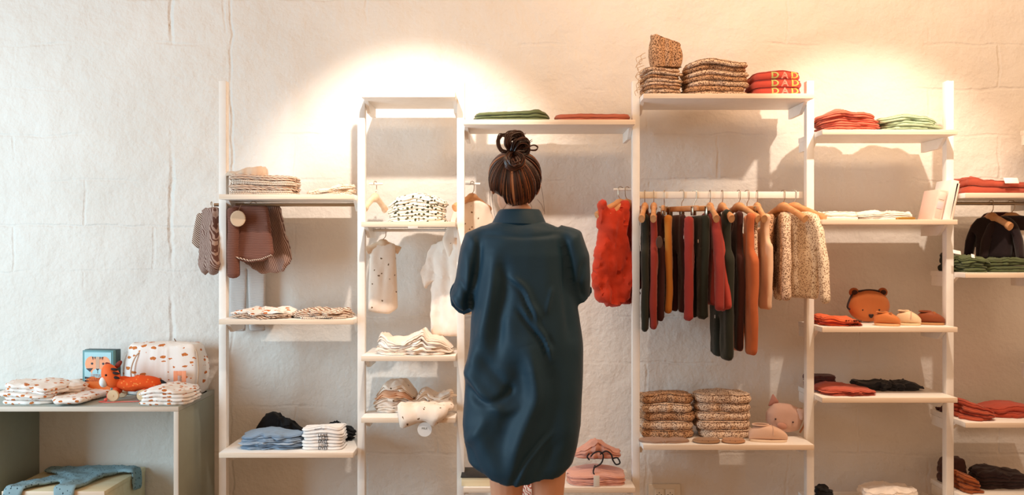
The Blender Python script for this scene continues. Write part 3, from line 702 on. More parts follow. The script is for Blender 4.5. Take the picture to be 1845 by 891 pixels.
# collar, cuffs
cb = bmesh.new()
def ringloft(bm, rws, seg=48):
    rings = []
    for (cx, cy, cz, rx, ry, sk, tl) in rws:
        rings.append([bm.verts.new((cx+rx*math.cos(q), cy+ry*math.sin(q), cz+sk*max(0, math.sin(q))+tl*math.cos(q))) for q in [2*PI*j/seg for j in range(seg)]])
    for a, b in zip(rings, rings[1:]):
        for j in range(seg): bm.faces.new((a[j], a[(j+1) % seg], b[(j+1) % seg], b[j]))
cxn = x(936)
ringloft(cb, [(cxn, YPn+.012, z(392), .055, .058, -.03, 0), (cxn, YPn+.012, z(378.5), .062, .064, -.03, .0), (cxn, YPn+.012, z(377), .067, .069, -.03, .0), (cxn, YPn+.010, z(381), .074, .076, -.035, 0), (cxn, YPn+.006, z(403), .094, .088, -.04, -.004), (cxn, YPn+.006, z(404.5), .091, .084, -.04, -.004), (cxn, YPn+.01, z(398), .066, .066, -.035, 0), (cxn, YPn+.012, z(392), .055, .058, -.03, 0)])
bmesh.ops.translate(cb, verts=cb.verts, vec=-PO); obj('collar', cb, DRESS, person)
for cpos, s in (((x(838), YPn+.10, z(530)), 1), ((x(1036), YPn+.10, z(518)), -1)):
    cf = bmesh.new(); p = Vector(cpos)-PO; d = Vector((s*.14, .98, .1)).normalized()
    sleeve(cf, [(p-d*.012, (.052, .048)), (p-d*.01, (.060, .056)), (p+d*.018, (.061, .057)), (p+d*.02, (.05, .047)), (p+d*.0, (.047, .044))]); obj('cuff', cf, DRESS, person)
# hair
HAIR, nt_, b_ = newmat('brown_hair', .38); b_.inputs['Specular IOR Level'].default_value = .5
at = nd(nt_, 'ShaderNodeAttribute', attribute_name='tone')
nt_.links.new(ramp(nt_, at.outputs['Fac'], [(0, '#20110c'), (.4, '#452619'), (.75, '#70402a'), (1, '#b8744a')], 'LINEAR'), b_.inputs['Base Color'])
b_.inputs['Anisotropic'].default_value = .4
rh = random.Random(5); hb = bmesh.new(); tone = hb.verts.layers.float.new('tone')
HC = Vector((x(928), YPn+.02, z(322))); HR = Vector((.089, .105, .096))
def settone(v0, t):
    hb.verts.ensure_lookup_table()
    for v in hb.verts[v0:]: v[tone] = t
def on(dv, k=1.0): return Vector((HC.x+HR.x*dv.x*k, HC.y+HR.y*dv.y*k, HC.z+HR.z*dv.z*k))
# base cap
rr = bmesh.ops.create_uvsphere(hb, u_segments=36, v_segments=24, radius=1)
for v in rr['verts']:
    d = v.co.copy()
    if d.y > 0: d.z = max(d.z, -.15+d.y*.7)
    if d.x < 0: d.z = max(d.z, -.95+.55*abs(d.x)+max(0, d.y)*.3) 
    d.z = max(d.z, -.93); v.co = on(d, .965)
settone(0, .12)
bunD = Vector((-.10, -.62, .78)).normalized()
def slerp(a, b, t):
    o_ = math.acos(max(-1, min(1, a.dot(b))))
    return (a*math.sin((1-t)*o_)+b*math.sin(t*o_))/math.sin(o_) if o_ > 1e-4 else a
for i in range(430):
    az = rh.uniform(-PI*1.02, .02*PI) if i < 330 else rh.uniform(0, PI)   # -y half faces camera
    c, s = math.cos(az), math.sin(az)
    zz = -.93+.12*abs(c)**2+(.42 if c < -.45 and s > -.75 else 0)*min(1, (abs(c)-.45)*3) if s < .0 else .25*c*c-.1+.45*s
    if i % 3 == 0 and s < 0: zz += rh.uniform(0, .8)
    zz += rh.uniform(-.05, .03); q = math.sqrt(max(.02, 1-min(.99, zz*zz)))
    st = Vector((c*q, s*q, zz)).normalized(); lift = rh.uniform(.985, 1.035); nn = 14; pts = []
    wob = rh.uniform(-.06, .06); ph = rh.uniform(0, 6)
    for k in range(nn+1):
        t = k/nn; d = slerp(st, bunD, t); d = (d+Vector((wob*math.sin(PI*t+ph*.0), 0, 0))).normalized()
        pts.append(on(d, lift+.02*math.sin(PI*t)))
    v0 = len(hb.verts); r0 = rh.uniform(.0016, .0042)
    tube(hb, pts, [r0*(.25+.75*min(1, k/3)) for k in range(nn+1)], 5, 0, 1.0)
    tn = min(1, max(0, rh.gauss(.34, .22))); 
    if rh.random() < .10: tn = rh.uniform(.8, 1)
    settone(v0, tn)
def strand(pts, r, n=6, sp=.004, tn=.4):
    if r > .002: r, n, sp = r*.48, int(n*3.2), sp*1.25
    for _ in range(n):
        of = Vector((rh.uniform(-sp, sp), rh.uniform(-sp, sp), rh.uniform(-sp, sp))); v0 = len(hb.verts)
        pp = spline([Vector(p)+of+Vector((rh.uniform(-sp, sp)*.5, 0, rh.uniform(-sp, sp)*.5)) for p in pts], 5)
        m = len(pp); tube(hb, pp, [r*(.35+.65*math.sin(PI*min(.97, max(.03, (k+1)/(m+1))))**.5) for k in range(m)], 6)
        settone(v0, min(1, max(0, rh.gauss(tn, .18))))
def hq(a, b, dy): 
    return P(a, b, YPn+dy)
BY = -.045
# messy loops of the bun
strand([hq(921, 274, BY), hq(904, 271, BY-.01), hq(897, 257, BY-.005), hq(903, 244, BY), hq(914, 245, BY+.01), hq(919, 258, BY+.01), hq(921, 272, BY)], .0034, 7, .004, .4)
strand([hq(924, 274, BY), hq(914, 258, BY-.02), hq(918, 243, BY-.01), hq(932, 240, BY+.0), hq(941, 248, BY+.01), hq(938, 262, BY), hq(926, 273, BY-.01)], .0046, 11, .006, .3)
strand([hq(924, 270, BY-.02), hq(931, 255, BY-.03), hq(944, 254, BY-.01), hq(950, 264, BY), hq(944, 276, BY), hq(930, 276, BY-.02)], .0046, 11, .006, .2)
strand([hq(922, 268, BY), hq(916, 252, BY+.02), hq(929, 246, BY+.03), hq(943, 258, BY+.03), hq(940, 272, BY+.03)], .005, 9, .006, .2)
strand([hq(936, 268, BY), hq(950, 266, BY-.01), hq(962, 262, BY-.01), hq(969, 266, BY-.01), hq(964, 271, BY-.01), hq(950, 270, BY)], .0016, 3, .002, .45)
strand([hq(945, 262, BY), hq(953, 257, BY-.01), hq(959, 252, BY-.015)], .0012, 3, .003, .5)
strand([hq(938, 250, BY), hq(944, 243, BY), hq(948, 241, BY)], .0010, 2, .002, .6)
strand([hq(921, 275, BY-.02), hq(913, 286, BY-.055), hq(916, 298, BY-.065), hq(928, 303, BY-.065), hq(939, 297, BY-.06), hq(940, 284, BY-.05), hq(930, 276, BY-.03)], .0044, 10, .005, .28)
strand([hq(922, 288, BY-.06), hq(926, 296, BY-.075), hq(934, 292, BY-.075), hq(931, 284, BY-.06)], .0038, 7, .004, .35)
for a in ([(893, 340), (886, 352), (888, 372), (892, 392)], [(975, 335), (979, 360), (981, 385)], [(968, 358), (976, 368), (980, 380)], [(916, 362), (910, 372), (903, 380)], [(884, 335), (883, 358), (886, 385)], [(952, 362), (958, 372), (957, 380)]):
    strand([hq(p[0], p[1], -.02 if 900 < p[0] < 970 else .02) for p in a], .0004, 2, .0015, .6)
bmesh.ops.translate(hb, verts=hb.verts, vec=-PO)
obj('hair', hb, HAIR, person)
# ------------------------------------------------------------------ folded clothes on the shelves
def LO(**k):
    d = dict(wr=.008, edge=.012, dent=.02, exp=3.4, jit=.008, amp=.006, freq=17); d.update(k); return d
G_ = lambda s: s
# bay A (left)
stack('folded_shorts', 'clothes', 'folded striped clothes', 'tidy pile on left upper shelf', [STR_X, STR, STR_X, STR], 4, 400, 527, 314, SH['A1'], 3.52, .2, 11, prof=[(0, .004), (.25, .008), (1, 0)], group='striped folded clothes on the left upper shelf', edge=.01, layers=2)
o = obj('crumpled_cloth', slab(.16, .13, .018, 33, lambda a, b: .012*math.sin(a*22)+.004, 0, 1, 1, 2.6, .01, .006, .004), fabric('#cdb6a0', bigs=.5), None, (PX(446, 3.6), 3.60, PZ(320, 3.6)+.006)); tag(o, 'loose beige cloth flopped over the striped pile on left upper shelf', 'clothes')
stack('folded_blouse', 'clothes', 'thin pale striped clothes', 'limp pile beside post on left upper shelf', [STR_L], 3, 545, 648, 332, SH['A1'], 3.53, .2, 12, prof=[(0, 0), (.45, .005), (.8, .022), (1, .028)], group='pale striped clothes on the left upper shelf', **LO(dent=.03))
stack('folded_shirt', 'clothes', 'striped clothes', 'crumpled pile at left end of second left shelf', [STR, STR_X, TIGER], 3, 398, 520, 557, SH['A2'], 3.51, .22, 13, prof=[(0, .0), (.3, .012), (.55, .004), (.8, .010), (1, 0)], group='crumpled striped clothes on the second left shelf', **LO(edge=.02, dent=.03))
stack('folded_shirt', 'clothes', 'thin striped clothes', 'flat pile at right end of second left shelf', [STR_X, STR], 2, 522, 646, 558, SH['A2'], 3.50, .22, 14, prof=[(0, 0), (.3, .010), (.7, .004), (.9, .008), (1, 0)], group='flat striped clothes on the second left shelf', **LO(edge=.02, dent=.03))
stack('folded_jeans', 'clothes', 'folded light blue clothes', 'pile on lowest left shelf', [BLUEF, fabric('#7f95ad', bigs=.4), fabric('#a5b5c6', bigs=.4)], 5, 426, 545, 779, SH['A3'], 3.53, .17, 15, prof=[(0, 0), (.5, .01), (1, .006)], group='light blue clothes on the lowest left shelf', edge=.014, wr=.005, dent=.02, exp=4, jit=.010)
st, (sx, sy, sh_, sw) = stack('folded_tee', 'clothes', 'white printed tee', 'stack on lowest left shelf', [WHITEF], 7, 541, 618, 766, SH['A3'], 3.53, .13, 16, prof=[(0, 0), (.5, .004), (1, 0)], group='white printed tees on the lowest left shelf', edge=.004, wr=.002, jit=.003, layers=1)
def letters_on(o, s, size, x, z, mat, name='lettering', ext=.0006, squash=1.0, sp=1.0, off=0):
    """lettering laid onto the front of a cloth, following its surface"""
    me = text_mesh(s, size, ext, off); bt = bmesh.new(); bt.from_mesh(me)
    bmesh.ops.subdivide_edges(bt, edges=[e for e in bt.edges if e.calc_length() > size*.25], cuts=2)
    bo = bmesh.new(); bo.from_mesh(o.data); tr = BVHTree.FromBMesh(bo)
    ym = min(v.co.y for v in bo.verts)
    for v in bt.verts:
        X, Z, e = x+v.co.x*sp, z+v.co.y*squash, v.co.z
        hit = tr.ray_cast(Vector((X, ym-.2, Z)), Vector((0, 1, 0)))
        y = hit[0].y if hit[0] is not None and hit[0].y < ym+.03 else ym+.004
        v.co = Vector((X, y-.0012-e, Z))
    bo.free(); return obj(name, bt, mat, o, smooth=False)
INK = plain('#3a3e48', .8)
for i, s in enumerate(['LIVES', 'LIVES', 'LIVES', 'LIVES', 'LIVES']):
    letters_on(st[i], s, .017, .004+(i % 2)*.003, sh_*.55+.001, INK)
letters_on(st[6], 'smile', .02, -.01, sh_*.6, plain('#b9bcc2', .8))
stack('folded_leggings', 'clothes', 'crumpled black cloth draped', 'behind light blue pile', [BLACK], 1, 456, 556, 741, SH['A3'], 3.705, .075, 17, prof=[(0, .02), (.3, .085), (.55, .05), (.85, .01), (1, 0)], wr=.012, edge=.01, dent=.02, exp=3, amp=0)
stack('ruffled_dress', 'clothes', 'black ruffled cloth', 'piece squeezed behind white tees', [BLACK], 3, 572, 636, 764, SH['A3'], 3.685, .09, 18, prof=[(0, .0), (.4, .02), (1, 0)], group='black ruffled cloth behind white tees', wr=.011, edge=.022, dent=.03, exp=2.6, amp=.004, freq=30)
# bay B
stack('folded_shirt', 'clothes', 'olive floral clothes', 'rounded pile on second narrow shelf', [FLORAL], 4, 696, 802, 348, SH['B2'], 3.56, .17, 21, prof=[(0, 0), (.2, .03), (.5, .045), (.8, .03), (1, .012)], group='floral clothes on the narrow shelf', layers=2, edge=.008, exp=3.4, wr=.005)
stack('folded_romper', 'clothes', 'cream baby clothes', 'messy pile on third narrow shelf', [CREAM, SPRIG, OFFW, CREAM], 4, 670, 820, 594, SH['B3'], 3.51, .22, 22, prof=[(0, .02), (.08, .045), (.2, .022), (.4, .024), (.55, .045), (.64, .062), (.7, .03), (.85, .03), (1, .0)], group='cream baby clothes on the third narrow shelf', **LO(edge=.016, dent=.03, wr=.010))
stack('folded_romper', 'clothes', 'white sprigged baby clothes', 'fanned pile on fourth narrow shelf', [SPRIG, CREAM, SPRIG, PEACH, SPRIG], 5, 672, 748, 684, SH['B4'], 3.58, .19, 23, prof=[(0, 0), (.3, .05), (.65, .06), (1, .0)], group='white baby clothes fanned on the fourth narrow shelf', **LO(edge=.014, dent=.02, wr=.006, exp=2.8))
stack('folded_vest', 'clothes', 'pale sprigged garment', 'lying right on fourth narrow shelf', [SPRIG, CREAM, SPRIG], 3, 735, 820, 700, SH['B4'], 3.60, .17, 24, prof=[(0, 0), (.35, .05), (.6, .02), (1, .035)], labels=['pale garment at bottom of right pile on fourth narrow shelf', 'pale garment inside right pile on fourth narrow shelf', 'pale sprigged garment topping right pile on fourth narrow shelf'], group='pale garments right on the fourth narrow shelf', **LO(edge=.016, dent=.03))
def lay(bm, z, yedge=None, xedge=None, bumps=.01, seed=3, xleft=None):
    for v in bm.verts:
        X, t, Yd = v.co.x, v.co.y, v.co.z
        zz = z-t+bumps*(.5+.5*N(X*14+seed, Yd*14))+bumps*.6*abs(N(X*30, Yd*30, seed))
        if yedge is not None and Yd < yedge:
            e = yedge-Yd; k = min(1, e/.02); zz2 = z-e+.006; off = .005+(-t)*1.0+bumps*.6*(.5+.5*N(X*25, e*20, seed))
            zz = zz*(1-k)+zz2*k; Yd = yedge-off*k-(e*(1-k))*.5
        if xedge is not None and X > xedge:
            e = X-xedge; k = min(1, e/.02); zz2 = z-e+.006; off = .005+(-t)+bumps*.6*(.5+.5*N(Yd*25, e*20, seed))
            zz = zz*(1-k)+zz2*k; X = xedge+off*k+(e*(1-k))*.5
        v.co = Vector((X, Yd, zz))
    return bm
def xy(px, py, z): Y = F*(EYE-z)/(py-CY); return (PX(px, Y), Y)
zz = SH['B4']; pl = [(PX(a, 3.5), b) for a, b in [(722, 3.42), (712, 3.56), (745, 3.66), (800, 3.65), (818, 3.56), (806, 3.47), (782, 3.43), (765, 3.455), (748, 3.44)]]
o = obj('baby_shirt', lay(puff(pl, .03, .012, seed=5, amp=.008, fu=14, fv=14, R=.03), zz+.022, 3.492, None, .02, 5), SPRIG); tag(o, 'cream sprigged shirt slumped over front edge of fourth narrow shelf', 'clothes')
t = obj('round_tag', disc(bmesh.new(), (0, 0, 0), .0285, (0, 1, 0), .0015, 32), plain('#e4e2df', .7), None, (PX(765, 3.482), 3.482, PZ(773, 3.482))); tag(t, 'round white hang tag dangling below the slumped sprigged shirt', 'tag')
me = text_mesh('MILK', .011, .0002); bt = bmesh.new(); bt.from_mesh(me); bmesh.ops.rotate(bt, verts=bt.verts, matrix=Matrix.Rotation(PI/2, 3, 'X')); bmesh.ops.translate(bt, verts=bt.verts, vec=(0, -.0012, .004)); obj('lettering', bt, plain('#6d7a7a', .8), t, smooth=False)
# bay C
stack('folded_sweater', 'clothes', 'olive green clothes', 'flat pile on shelf above person', [GREEN], 3, 854, 993, 199, SH['C1'], 3.53, .2, 31, prof=[(0, 0), (.7, .004), (.8, .012), (.9, .004), (1, 0)], group='green clothes above the person', edge=.01, wr=.003, exp=4, jit=.008, layers=1)
stack('folded_trousers', 'clothes', 'terracotta folded clothes, thin', 'beside green pile above person', [fabric('#b0614a')], 1, 1001, 1138, 207.5, SH['C1'], 3.54, .19, 32, edge=.008, wr=.002, layers=2)
st, _ = stack('folded_tee', 'clothes', 'pink folded clothes', 'pile on lowest shelf right of legs', [PINKF], 3, 1024, 1131, 848, SH['C2'], 3.51, .2, 33, prof=[(0, 0), (.5, .012), (1, 0)], group='pink clothes on the lowest shelf', edge=.008, wr=.003, exp=5, layers=2)
top = st[-1]; Y3 = 3.545
bm = slab(.20, .10, .03, 34, lambda a, b: .012*math.cos(a*40)+.02*(1-abs(a)/.1), 0, 1, 2, 2.8, .016, .009, .01)
o = obj('frilled_top', bm, fabric('#cf9582', bigs=.5), None, (PX(1075, 3.64), 3.64, SH['C2']+.09)); tag(o, 'dusky pink frilled top bunched above the pink folded pile', 'clothes')
rb = bmesh.new()
for pts in ([(1064, 822), (1071, 815), (1080, 813), (1087, 820), (1083, 834), (1070, 842)], [(1072, 838), (1069, 850), (1074, 858)], [(1081, 818), (1092, 812), (1101, 818), (1104, 828)], [(1103, 826), (1112, 824), (1117, 833), (1110, 836), (1104, 828)], [(1062, 816), (1058, 822), (1062, 828)]):
    tube(rb, spline([P(a, b, 3.565 if b < 840 else 3.535) for a, b in pts], 6), .0032, 6)
o = obj('ribbon', rb, fabric('#1d1b20', .6)); o.data.transform(Matrix.Translation(-P(1075, 830, 3.56))); o.location = (0, 0, 0); o.parent = bpy.data.objects['frilled_top']; o.location = P(1075, 830, 3.56)-Vector(bpy.data.objects['frilled_top'].location)
t = obj('price_tag', bx(-.012, .012, -.001, .001, -.022, .022, .0005), plain('#ded3c4', .7), None, P(1075, 866, 3.497)); tag(t, 'small cream swing tag on front of pink folded pile', 'tag')
# wooden tray and patterned cloth behind the legs
t = empty('wooden_tray', (PX(866, 3.56), 3.56, SH['C2']+.0006), 'shallow pale wooden tray with black rim behind left leg', 'tray')
obj('tray_body', bx(-.075, .05, -.05, .1, 0, .034, .002), M_BIRCH, t); obj('rim', bx(-.078, .053, -.053, .103, .0345, .038, .001), plain('#1b1d20', .5), t)
pl = [(PX(a, 3.5), b) for a, b in [(930, 3.41), (932, 3.6), (965, 3.6), (962, 3.43)]]
o = obj('baby_shirt', lay(puff(pl, .02, .012, seed=6, R=.02), SH['C2']+.013, 3.492, None, .012, 6), striped('red_white_swirl', '#f3e6dd', '#b5584a', 90, (1, .6, .4), .6, .05, 30)); tag(o, 'red and white patterned cloth hanging over shelf between legs', 'clothes')
# bay D
stack('folded_trousers', 'clothes', 'leopard print trousers', 'tall left pile on highest right shelf', [LEO, LEO, LEO_D], 8, 1158, 1231, 124, SH['D1'], 3.54, .2, 41, group='leopard trousers in the tall left pile', edge=.008, wr=.003, layers=1, pinch=.012, exp=5, jit=.006)
o = obj('folded_shorts', slab(.135, .07, .115, 42, lambda a, b: -.022*(a/.07)+.004*N(a*30, b*30), 0, 1, 1, 3.6, .006, .004, .006, rnd=.08), LEO_D, None, (PX(1198, 3.6), 3.60, PZ(124, 3.6)+.004)); tag(o, 'brown leopard print shorts propped upright atop the tall left pile', 'clothes')
rb = bmesh.new()
for a in range(16):
    px, py = 1157+random.Random(a).uniform(-6, 3), 95+a*4.6
    tube(rb, spline([P(px+4, py, 3.56), P(px-4-(a % 3)*2, py+5, 3.54), P(px-2-(a % 4)*2, py+13, 3.54)], 4), .0011, 5)
bmesh.ops.translate(rb, verts=rb.verts, vec=-Vector(o.location)); obj('drawstring', rb, fabric('#b99a78'), o)
stack('folded_sweater', 'clothes', 'leopard print sweater', 'wide middle pile on highest right shelf', [LEO, LEO_D], 7, 1238, 1354, 110, SH['D1'], 3.54, .2, 43, prof=[(0, 0), (.5, .012), (1, .0)], group='leopard sweaters in the wide pile', edge=.008, wr=.003, layers=1, pinch=.012, exp=5, jit=.008)
st, (sx, sy, sh_, sw) = stack('folded_sweater', 'clothes', 'red lettered sweater', 'pile by post on highest right shelf', [fabric('#c24a3a')], 3, 1361, 1449, 129, SH['D1'], 3.53, .2, 44, prof=[(0, 0), (.5, .010), (1, -.004)], group='red lettered sweaters', edge=.004, wr=.002, layers=1, pinch=.010, exp=6, jit=.004)
for s in st:
    for ch, u, c in (('D', -.018, '#b9b56a'), ('A', .022, '#ee8f7c'), ('D', .062, '#f0b25a')):
        l = letters_on(s, ch, .044, u, sh_*.48, plain(c, .8), squash=.82, sp=.95, off=.03); l['label'] = 'coloured knitted letter '+ch
stack('folded_sweater', 'clothes', 'thick leopard sweater', 'left pile on low right shelf', [LEO_D, LEO], 5, 1151, 1256, 707, SH['D2'], 3.60, .17, 45, prof=[(0, .0), (.5, .006), (1, 0)], group='thick leopard sweaters in the left pile', edge=.009, wr=.004, layers=1, pinch=.014, exp=4, jit=.008)
stack('folded_sweater', 'clothes', 'thick pale leopard sweater', 'right pile on low right shelf', [LEO], 5, 1259, 1364, 705, SH['D2'], 3.60, .17, 46, prof=[(0, .0), (.5, .006), (1, 0)], group='thick leopard sweaters in the right pile', edge=.009, wr=.004, layers=1, pinch=.014, exp=4, jit=.010)
o = obj('knit_hat', slab(.20, .07, .010, 47, None, 0, 1, 2, 2.4, .006, .003, .003), fabric('#a88874'), None, (PX(1196, 3.55), 3.55, SH['D2']+.0006)); tag(o, 'flat taupe knitted hat lying before left leopard pile', 'hat')
for px0, px1, c, lab in ((1248, 1298, '#a5805f', 'brown oval animal face bib before the leopard piles'), (1300, 1342, '#b98a66', 'smaller lighter oval animal face bib before right leopard pile')):
    y = 3.54; wdt = PX(px1, y)-PX(px0, y)
    o = obj('face_bib', slab(wdt, .075, .013, px0, None, 0, 1, 1, 2.1, .002, .001, .004, rnd=.06), fabric(c), None, (PX((px0+px1)/2, y), y, SH['D2']+.0006)); tag(o, lab, 'bib')
    bm = bmesh.new()
    for s in (-1, 1): ball(bm, (s*wdt*.2, -.026, .012), .0025, 8, 6)
    ball(bm, (0, -.033, .009), .003, 8, 6); obj('face', bm, plain('#3b2418', .6), o)
# bay E
stack('folded_sweater', 'clothes', 'salmon folded clothes', 'uneven pile on upper far right shelf', [SALMON], 4, 1482, 1592, 200, SH['E1'], 3.53, .2, 51, prof=[(0, .0), (.3, .024), (.6, .012), (1, 0)], group='salmon clothes on the upper far right shelf', edge=.014, wr=.004, layers=2, exp=3.6, jit=.010, dent=.012)
stack('folded_sweater', 'clothes', 'mint green folded clothes', 'pile by post on upper right shelf', [SAGE], 3, 1597, 1702, 208, SH['E1'], 3.54, .2, 52, prof=[(0, .0), (.4, .014), (.7, .008), (1, -.008)], group='mint clothes on the upper far right shelf', edge=.014, wr=.004, layers=2, exp=3.4, jit=.012, dent=.015)
stack('folded_vest', 'clothes', 'flat white cloth', 'at left end of shelf under mint pile', [OFFW], 1, 1470, 1556, 383, SH['E2'], 3.53, .2, 53, **LO(edge=.01))
stack('folded_vest', 'clothes', 'white folded cloth', 'beside leaning pink books', [OFFW], 2, 1558, 1660, 380, SH['E2'], 3.53, .2, 54, prof=[(0, 0), (.3, .006), (.6, .008), (1, 0)], group='white cloths beside the books', **LO(edge=.01))
o = obj('wooden_teether', slab(.075, .03, .009, 5, None, 0, 1, 1, 3, .001, .001, 0), plain('#b98a3c', .4, .5), None, (PX(1632, 3.51), 3.512, SH['E2']+.0006)); tag(o, 'small golden brown object lying before white cloths', 'toy')
for i, (u, th_, hh, c, lab, ang) in enumerate(((1669, .036, .125, '#eac9bb', 'pink boxed book leaning leftmost of three on shelf', 13), (1688, .030, .165, '#efe4dd', 'tall white book leaning between pink one and thin one', 13), (1700, .014, .150, '#efd3c4', 'thin blush book leaning against the far right post', 11))):
    t = empty('book', (PX(u, 3.58), 3.58, SH['E2']+.001), lab, 'book', 'leaning books on the far right shelf'); t.rotation_euler = (0, math.radians(ang), 0)
    obj('cover', bx(0, th_, -.05, .08, .0, hh, .0015), plain(c, .6), t)
    obj('page_block', bx(.003, th_-.003, -.04, .078, hh+.0003, hh+.001, 0), plain('#f6f0e6', .8), t)
    if i == 0:
        for k in range(3): obj('picture_patch', bx(.006, th_-.006, -.0512, -.0505, .01+k*.038, .04+k*.038, .0003), plain(['#e3b5a8', '#dfc6c8', '#f0d9cc'][k], .6), t)
st, (sx, sy, sh_, sw) = stack('folded_tee', 'clothes', 'bright orange tee', 'pile at left of shoe shelf', [ORANGE, fabric('#b8321f'), ORANGE, fabric('#e8693a')], 4, 1464, 1561, 566, SH['E3'], 3.52, .2, 55, prof=[(0, .02), (.2, .030), (.5, .014), (.8, .010), (1, -.012)], group='orange tees on the shoe shelf', edge=.010, wr=.004, layers=1, exp=4, jit=.010)
letters_on(st[3], 'INDIANA', .016, .03, sh_*.55+.006, plain('#5a2218', .8)); letters_on(st[1], 'INDIANA', .014, .03, sh_*.55, plain('#5a2218', .8))
stack('folded_trousers', 'clothes', 'terracotta clothes with wavy edge', 'pile under the shoe shelf', [fabric('#bb5440'), fabric('#c25a45')], 2, 1466, 1588, 696, SH['E4'], 3.52, .2, 56, prof=[(0, .0), (.3, .008), (1, -.002)], group='terracotta clothes under the shoe shelf', **LO(edge=.016, wr=.004))
stack('ruffled_dress', 'clothes', 'black ruffled clothes', 'lying behind terracotta pile', [fabric('#242428', .85)], 1, 1548, 1668, 687, SH['E4'], 3.64, .12, 57, prof=[(0, .01), (.15, 0), (.4, .008), (.7, .0), (.8, .008), (1, -.01)], wr=.008, edge=.024, dent=.03, exp=3, freq=28)
stack('folded_shirt', 'clothes', 'maroon folded cloth', 'pile at back left under shoe shelf', [fabric('#7d4640'), fabric('#5a3230')], 2, 1442, 1508, 675, SH['E4'], 3.70, .08, 58, group='maroon cloth behind the post', edge=.004, wr=.002, layers=3)
stack('folded_vest', 'clothes', 'white folded cloth', 'on lowest far right shelf', [OFFW], 1, 1570, 1672, 879, SH['E5'], 3.55, .18, 59, prof=[(0, 0), (.5, .01), (1, 0)], **LO())
stack('folded_socks', 'socks', 'small black socks', 'at left of lowest far right shelf', [BLACK], 1, 1476, 1503, 880, SH['E5'], 3.60, .1, 60, **LO(edge=.006, dent=.01))
# bay F
st, _ = stack('folded_sweater', 'clothes', 'rust folded sweater', 'pile on top right edge shelf', [RUST], 2, 1745, 1868, 318, SH['F1'], 3.53, .2, 61, prof=[(0, .0), (.1, .022), (.25, .008), (1, .0)], group='rust sweaters by the right edge', edge=.010, wr=.004, exp=4, layers=1)
t = obj('price_tag', bx(-.028, .028, -.001, .001, -.013, .013, .0005), plain('#f2ece4', .7), None, P(1822, 325, 3.515)); t.rotation_euler = (-.5, 0, 0); tag(t, 'white card tag on rust sweaters near right edge', 'tag')
stack('folded_trousers', 'clothes', 'moss green clothes', 'slumped pile on green clothes shelf', [fabric('#56603c'), fabric('#4d5636')], 3, 1716, 1790, 460, SH['F2'], 3.52, .2, 62, prof=[(0, .012), (.3, .02), (.7, .008), (1, -.008)], group='moss green clothes by the right edge', **LO(edge=.014))
stack('folded_trousers', 'clothes', 'dull green clothes', 'long pile near right frame edge', [fabric('#4f5838')], 2, 1775, 1868, 466, SH['F2'], 3.53, .2, 63, group='dull green clothes at the right edge', **LO(edge=.012))
stack('folded_leggings', 'clothes', 'dark green cloth', 'bundle sticking out behind far right post', [DGREEN], 1, 1690, 1722, 452, SH['F2'], 3.70, .08, 64, prof=[(0, 0), (.6, .02), (1, .01)], **LO(edge=.008))
for px, py, lab in ((1724, 454, 'white cloth label on top of moss green clothes'), (1753, 461, 'tiny white label on right of moss green clothes')):
    t = obj('cloth_label', bx(-.016 if px < 1740 else -.007, .016 if px < 1740 else .007, -.001, .001, -.009, .009, .0005), EDGELABEL, None, P(px, py, 3.535)); t.rotation_euler = (-.6, .2, 0); tag(t, lab, 'label')
stack('folded_trousers', 'clothes', 'bright rust clothes', 'front pile on shelf near right edge', [TERRA, fabric('#a8452f')], 4, 1699, 1797, 722, SH['F3'], 3.52, .2, 65, prof=[(0, .016), (.3, .012), (.7, -.002), (1, -.018)], group='bright rust clothes in the front pile', edge=.012, wr=.004, exp=4, layers=1, jit=.010, dent=.01)
stack('folded_shorts', 'clothes', 'rust shorts with drawstring', 'pile beside front rust pile', [fabric('#a8432f')], 2, 1788, 1868, 727, SH['F3'], 3.58, .17, 66, prof=[(0, 0), (.5, .016), (1, .012)], group='rust shorts at the right edge', edge=.010, wr=.004, exp=3.4, layers=1)
stack('folded_trousers', 'clothes', 'maroon cloth', 'bundle half hidden behind far right post', [MAROON], 1, 1684, 1720, 722, SH['F3'], 3.70, .08, 67, prof=[(0, 0), (.6, .02), (1, .01)], **LO(edge=.006))
stack('folded_trousers', 'clothes', 'ochre brown clothes', 'pile at bottom right corner', [BROWN], 4, 1704, 1772, 850, SH['F4'], 3.54, .14, 68, prof=[(0, .02), (.4, .008), (1, -.01)], group='ochre clothes in the corner', edge=.012, wr=.004, exp=4, layers=1, jit=.008)
stack('folded_jumper', 'clothes', 'dark brown jumper', 'slumped behind ochre clothes', [fabric('#4a2a20')], 1, 1688, 1748, 823, SH['F4'], 3.70, .08, 69, prof=[(0, 0), (.3, .03), (.8, .03), (1, -.02)], edge=.006, wr=.004, exp=3)
stack('folded_trousers', 'clothes', 'dark chocolate clothes', 'pile in bottom right corner', [DKBR], 2, 1766, 1868, 846, SH['F4'], 3.60, .16, 70, prof=[(0, 0), (.3, .01), (1, -.008)], group='dark chocolate clothes in the corner', **LO(edge=.01))
stack('folded_shirt', 'clothes', 'plum folded cloth', 'on shelf cut off by right frame edge', [fabric('#6a4448')], 1, 1841, 1905, 641, SH['G2'], 3.70, .08, 71, edge=.003, wr=.002)
